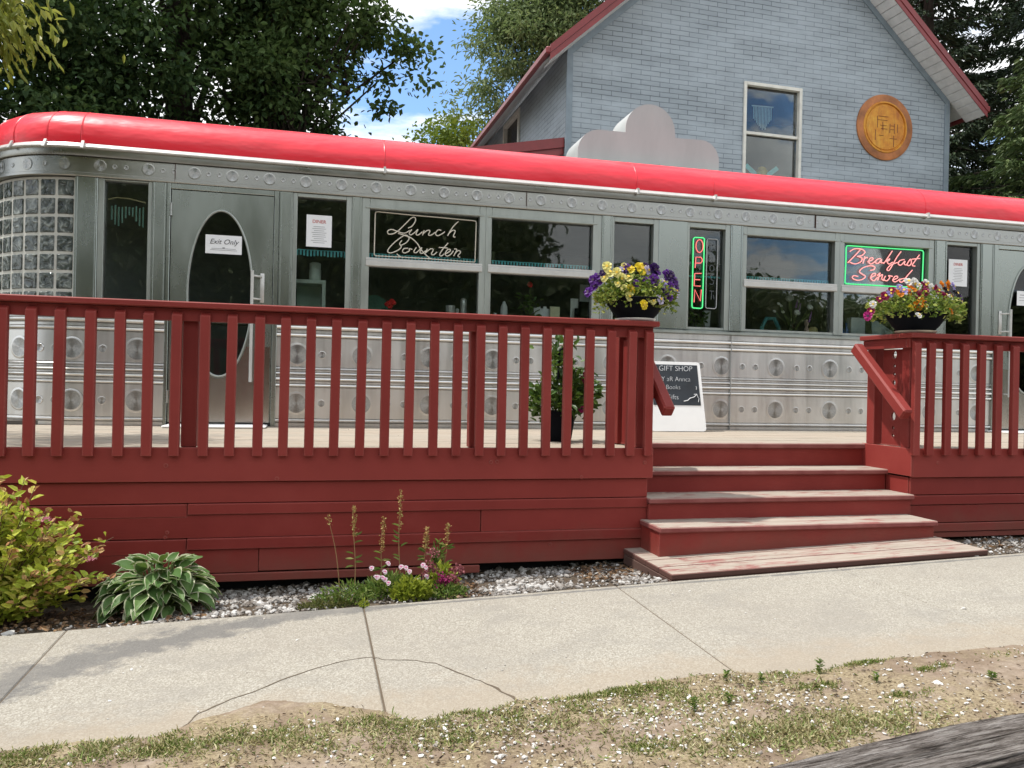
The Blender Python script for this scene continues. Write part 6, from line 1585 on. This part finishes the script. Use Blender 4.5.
# ------------------------------------------------------------------ sky, sun, camera
world = bpy.data.worlds.new('World'); scene.world = world; world.use_nodes = True
wt = world.node_tree; wt.nodes.clear(); g = N(wt)
SUN = Vector((-.40, .055, .915)).normalized()
elev = math.asin(SUN.z); azim = math.atan2(SUN.x, SUN.y)
sky = g.n('TexSky'); sky.sky_type = 'NISHITA'; sky.sun_disc = False
sky.sun_elevation = elev; sky.sun_rotation = azim; sky.air_density = 1.0; sky.dust_density = .6; sky.ozone_density = 1.5
tc = g.n('TexCoord'); sp = g.n('SeparateXYZ'); g.l(tc.outputs['Generated'], sp.inputs[0])
# clouds: the direction carried up to a flat layer
zz = g.math('MAXIMUM', g.math('ADD', sp.outputs[2], .12), .05)
cb = g.n('CombineXYZ'); g.l(g.math('DIVIDE', sp.outputs[0], zz), cb.inputs[0]); g.l(g.math('DIVIDE', sp.outputs[1], zz), cb.inputs[1])
mp = g.n('Mapping'); mp.inputs['Location'].default_value = (1.54, .84, 0); g.l(cb.outputs[0], mp.inputs['Vector'])
c1 = g.noise(mp.outputs[0], 1.25, 8, .58, .3)
cf = g.ramp(c1, [(.385, (0,0,0)), (.475, (1,1,1))])
c2 = g.noise(mp.outputs[0], 3.2, 6, .6)
cc = g.ramp(c2, [(.3, (4.6, 4.8, 5.0)), (.7, (6.6, 6.6, 6.5))])
deep = g.mix(1.0, sky.outputs[0], (.78, .90, 1.0), 'MULTIPLY')
col = g.mix(cf, deep, cc)
bg = g.n('Background'); bg.inputs['Strength'].default_value = .145; g.l(col, bg.inputs[0])
wo = g.n('OutputWorld'); g.l(bg.outputs[0], wo.inputs[0])

sd = bpy.data.lights.new('sun', 'SUN'); sd.energy = 2.8; sd.angle = math.radians(1.2); sd.color = (1.0, .955, .89)
so = bpy.data.objects.new('sun', sd); COL.objects.link(so); so.rotation_mode = 'QUATERNION'; so.rotation_quaternion = SUN.to_track_quat('Z', 'Y'); so.location = (0, 0, 30)

cd = bpy.data.cameras.new('camera'); cam = bpy.data.objects.new('camera', cd); COL.objects.link(cam); scene.camera = cam
yaw, pit, rol = (math.radians(v) for v in (13.87815919, -0.07173791, 1.22586675))
f = Vector((math.sin(yaw)*math.cos(pit), math.cos(yaw)*math.cos(pit), math.sin(pit))); rt = Vector((math.cos(yaw), -math.sin(yaw), 0)); up = rt.cross(f)
r2 = rt*math.cos(rol)+up*math.sin(rol); u2 = -rt*math.sin(rol)+up*math.cos(rol)
m = Matrix((r2, u2, -f)).transposed().to_4x4(); m.translation = (0, 0, 1.23); cam.matrix_world = m
cd.sensor_fit = 'HORIZONTAL'; cd.sensor_width = 36.0; cd.lens = 806.18/1024*36; cd.clip_start = .05; cd.clip_end = 2000

scene.view_settings.view_transform = 'Standard'; scene.view_settings.look = 'None'; scene.view_settings.gamma = 1.0; scene.view_settings.exposure = .82
scene.render.engine = 'CYCLES'
scene.cycles.max_bounces = 8; scene.cycles.transparent_max_bounces = 16; scene.cycles.diffuse_bounces = 3
scene.cycles.use_denoising = True
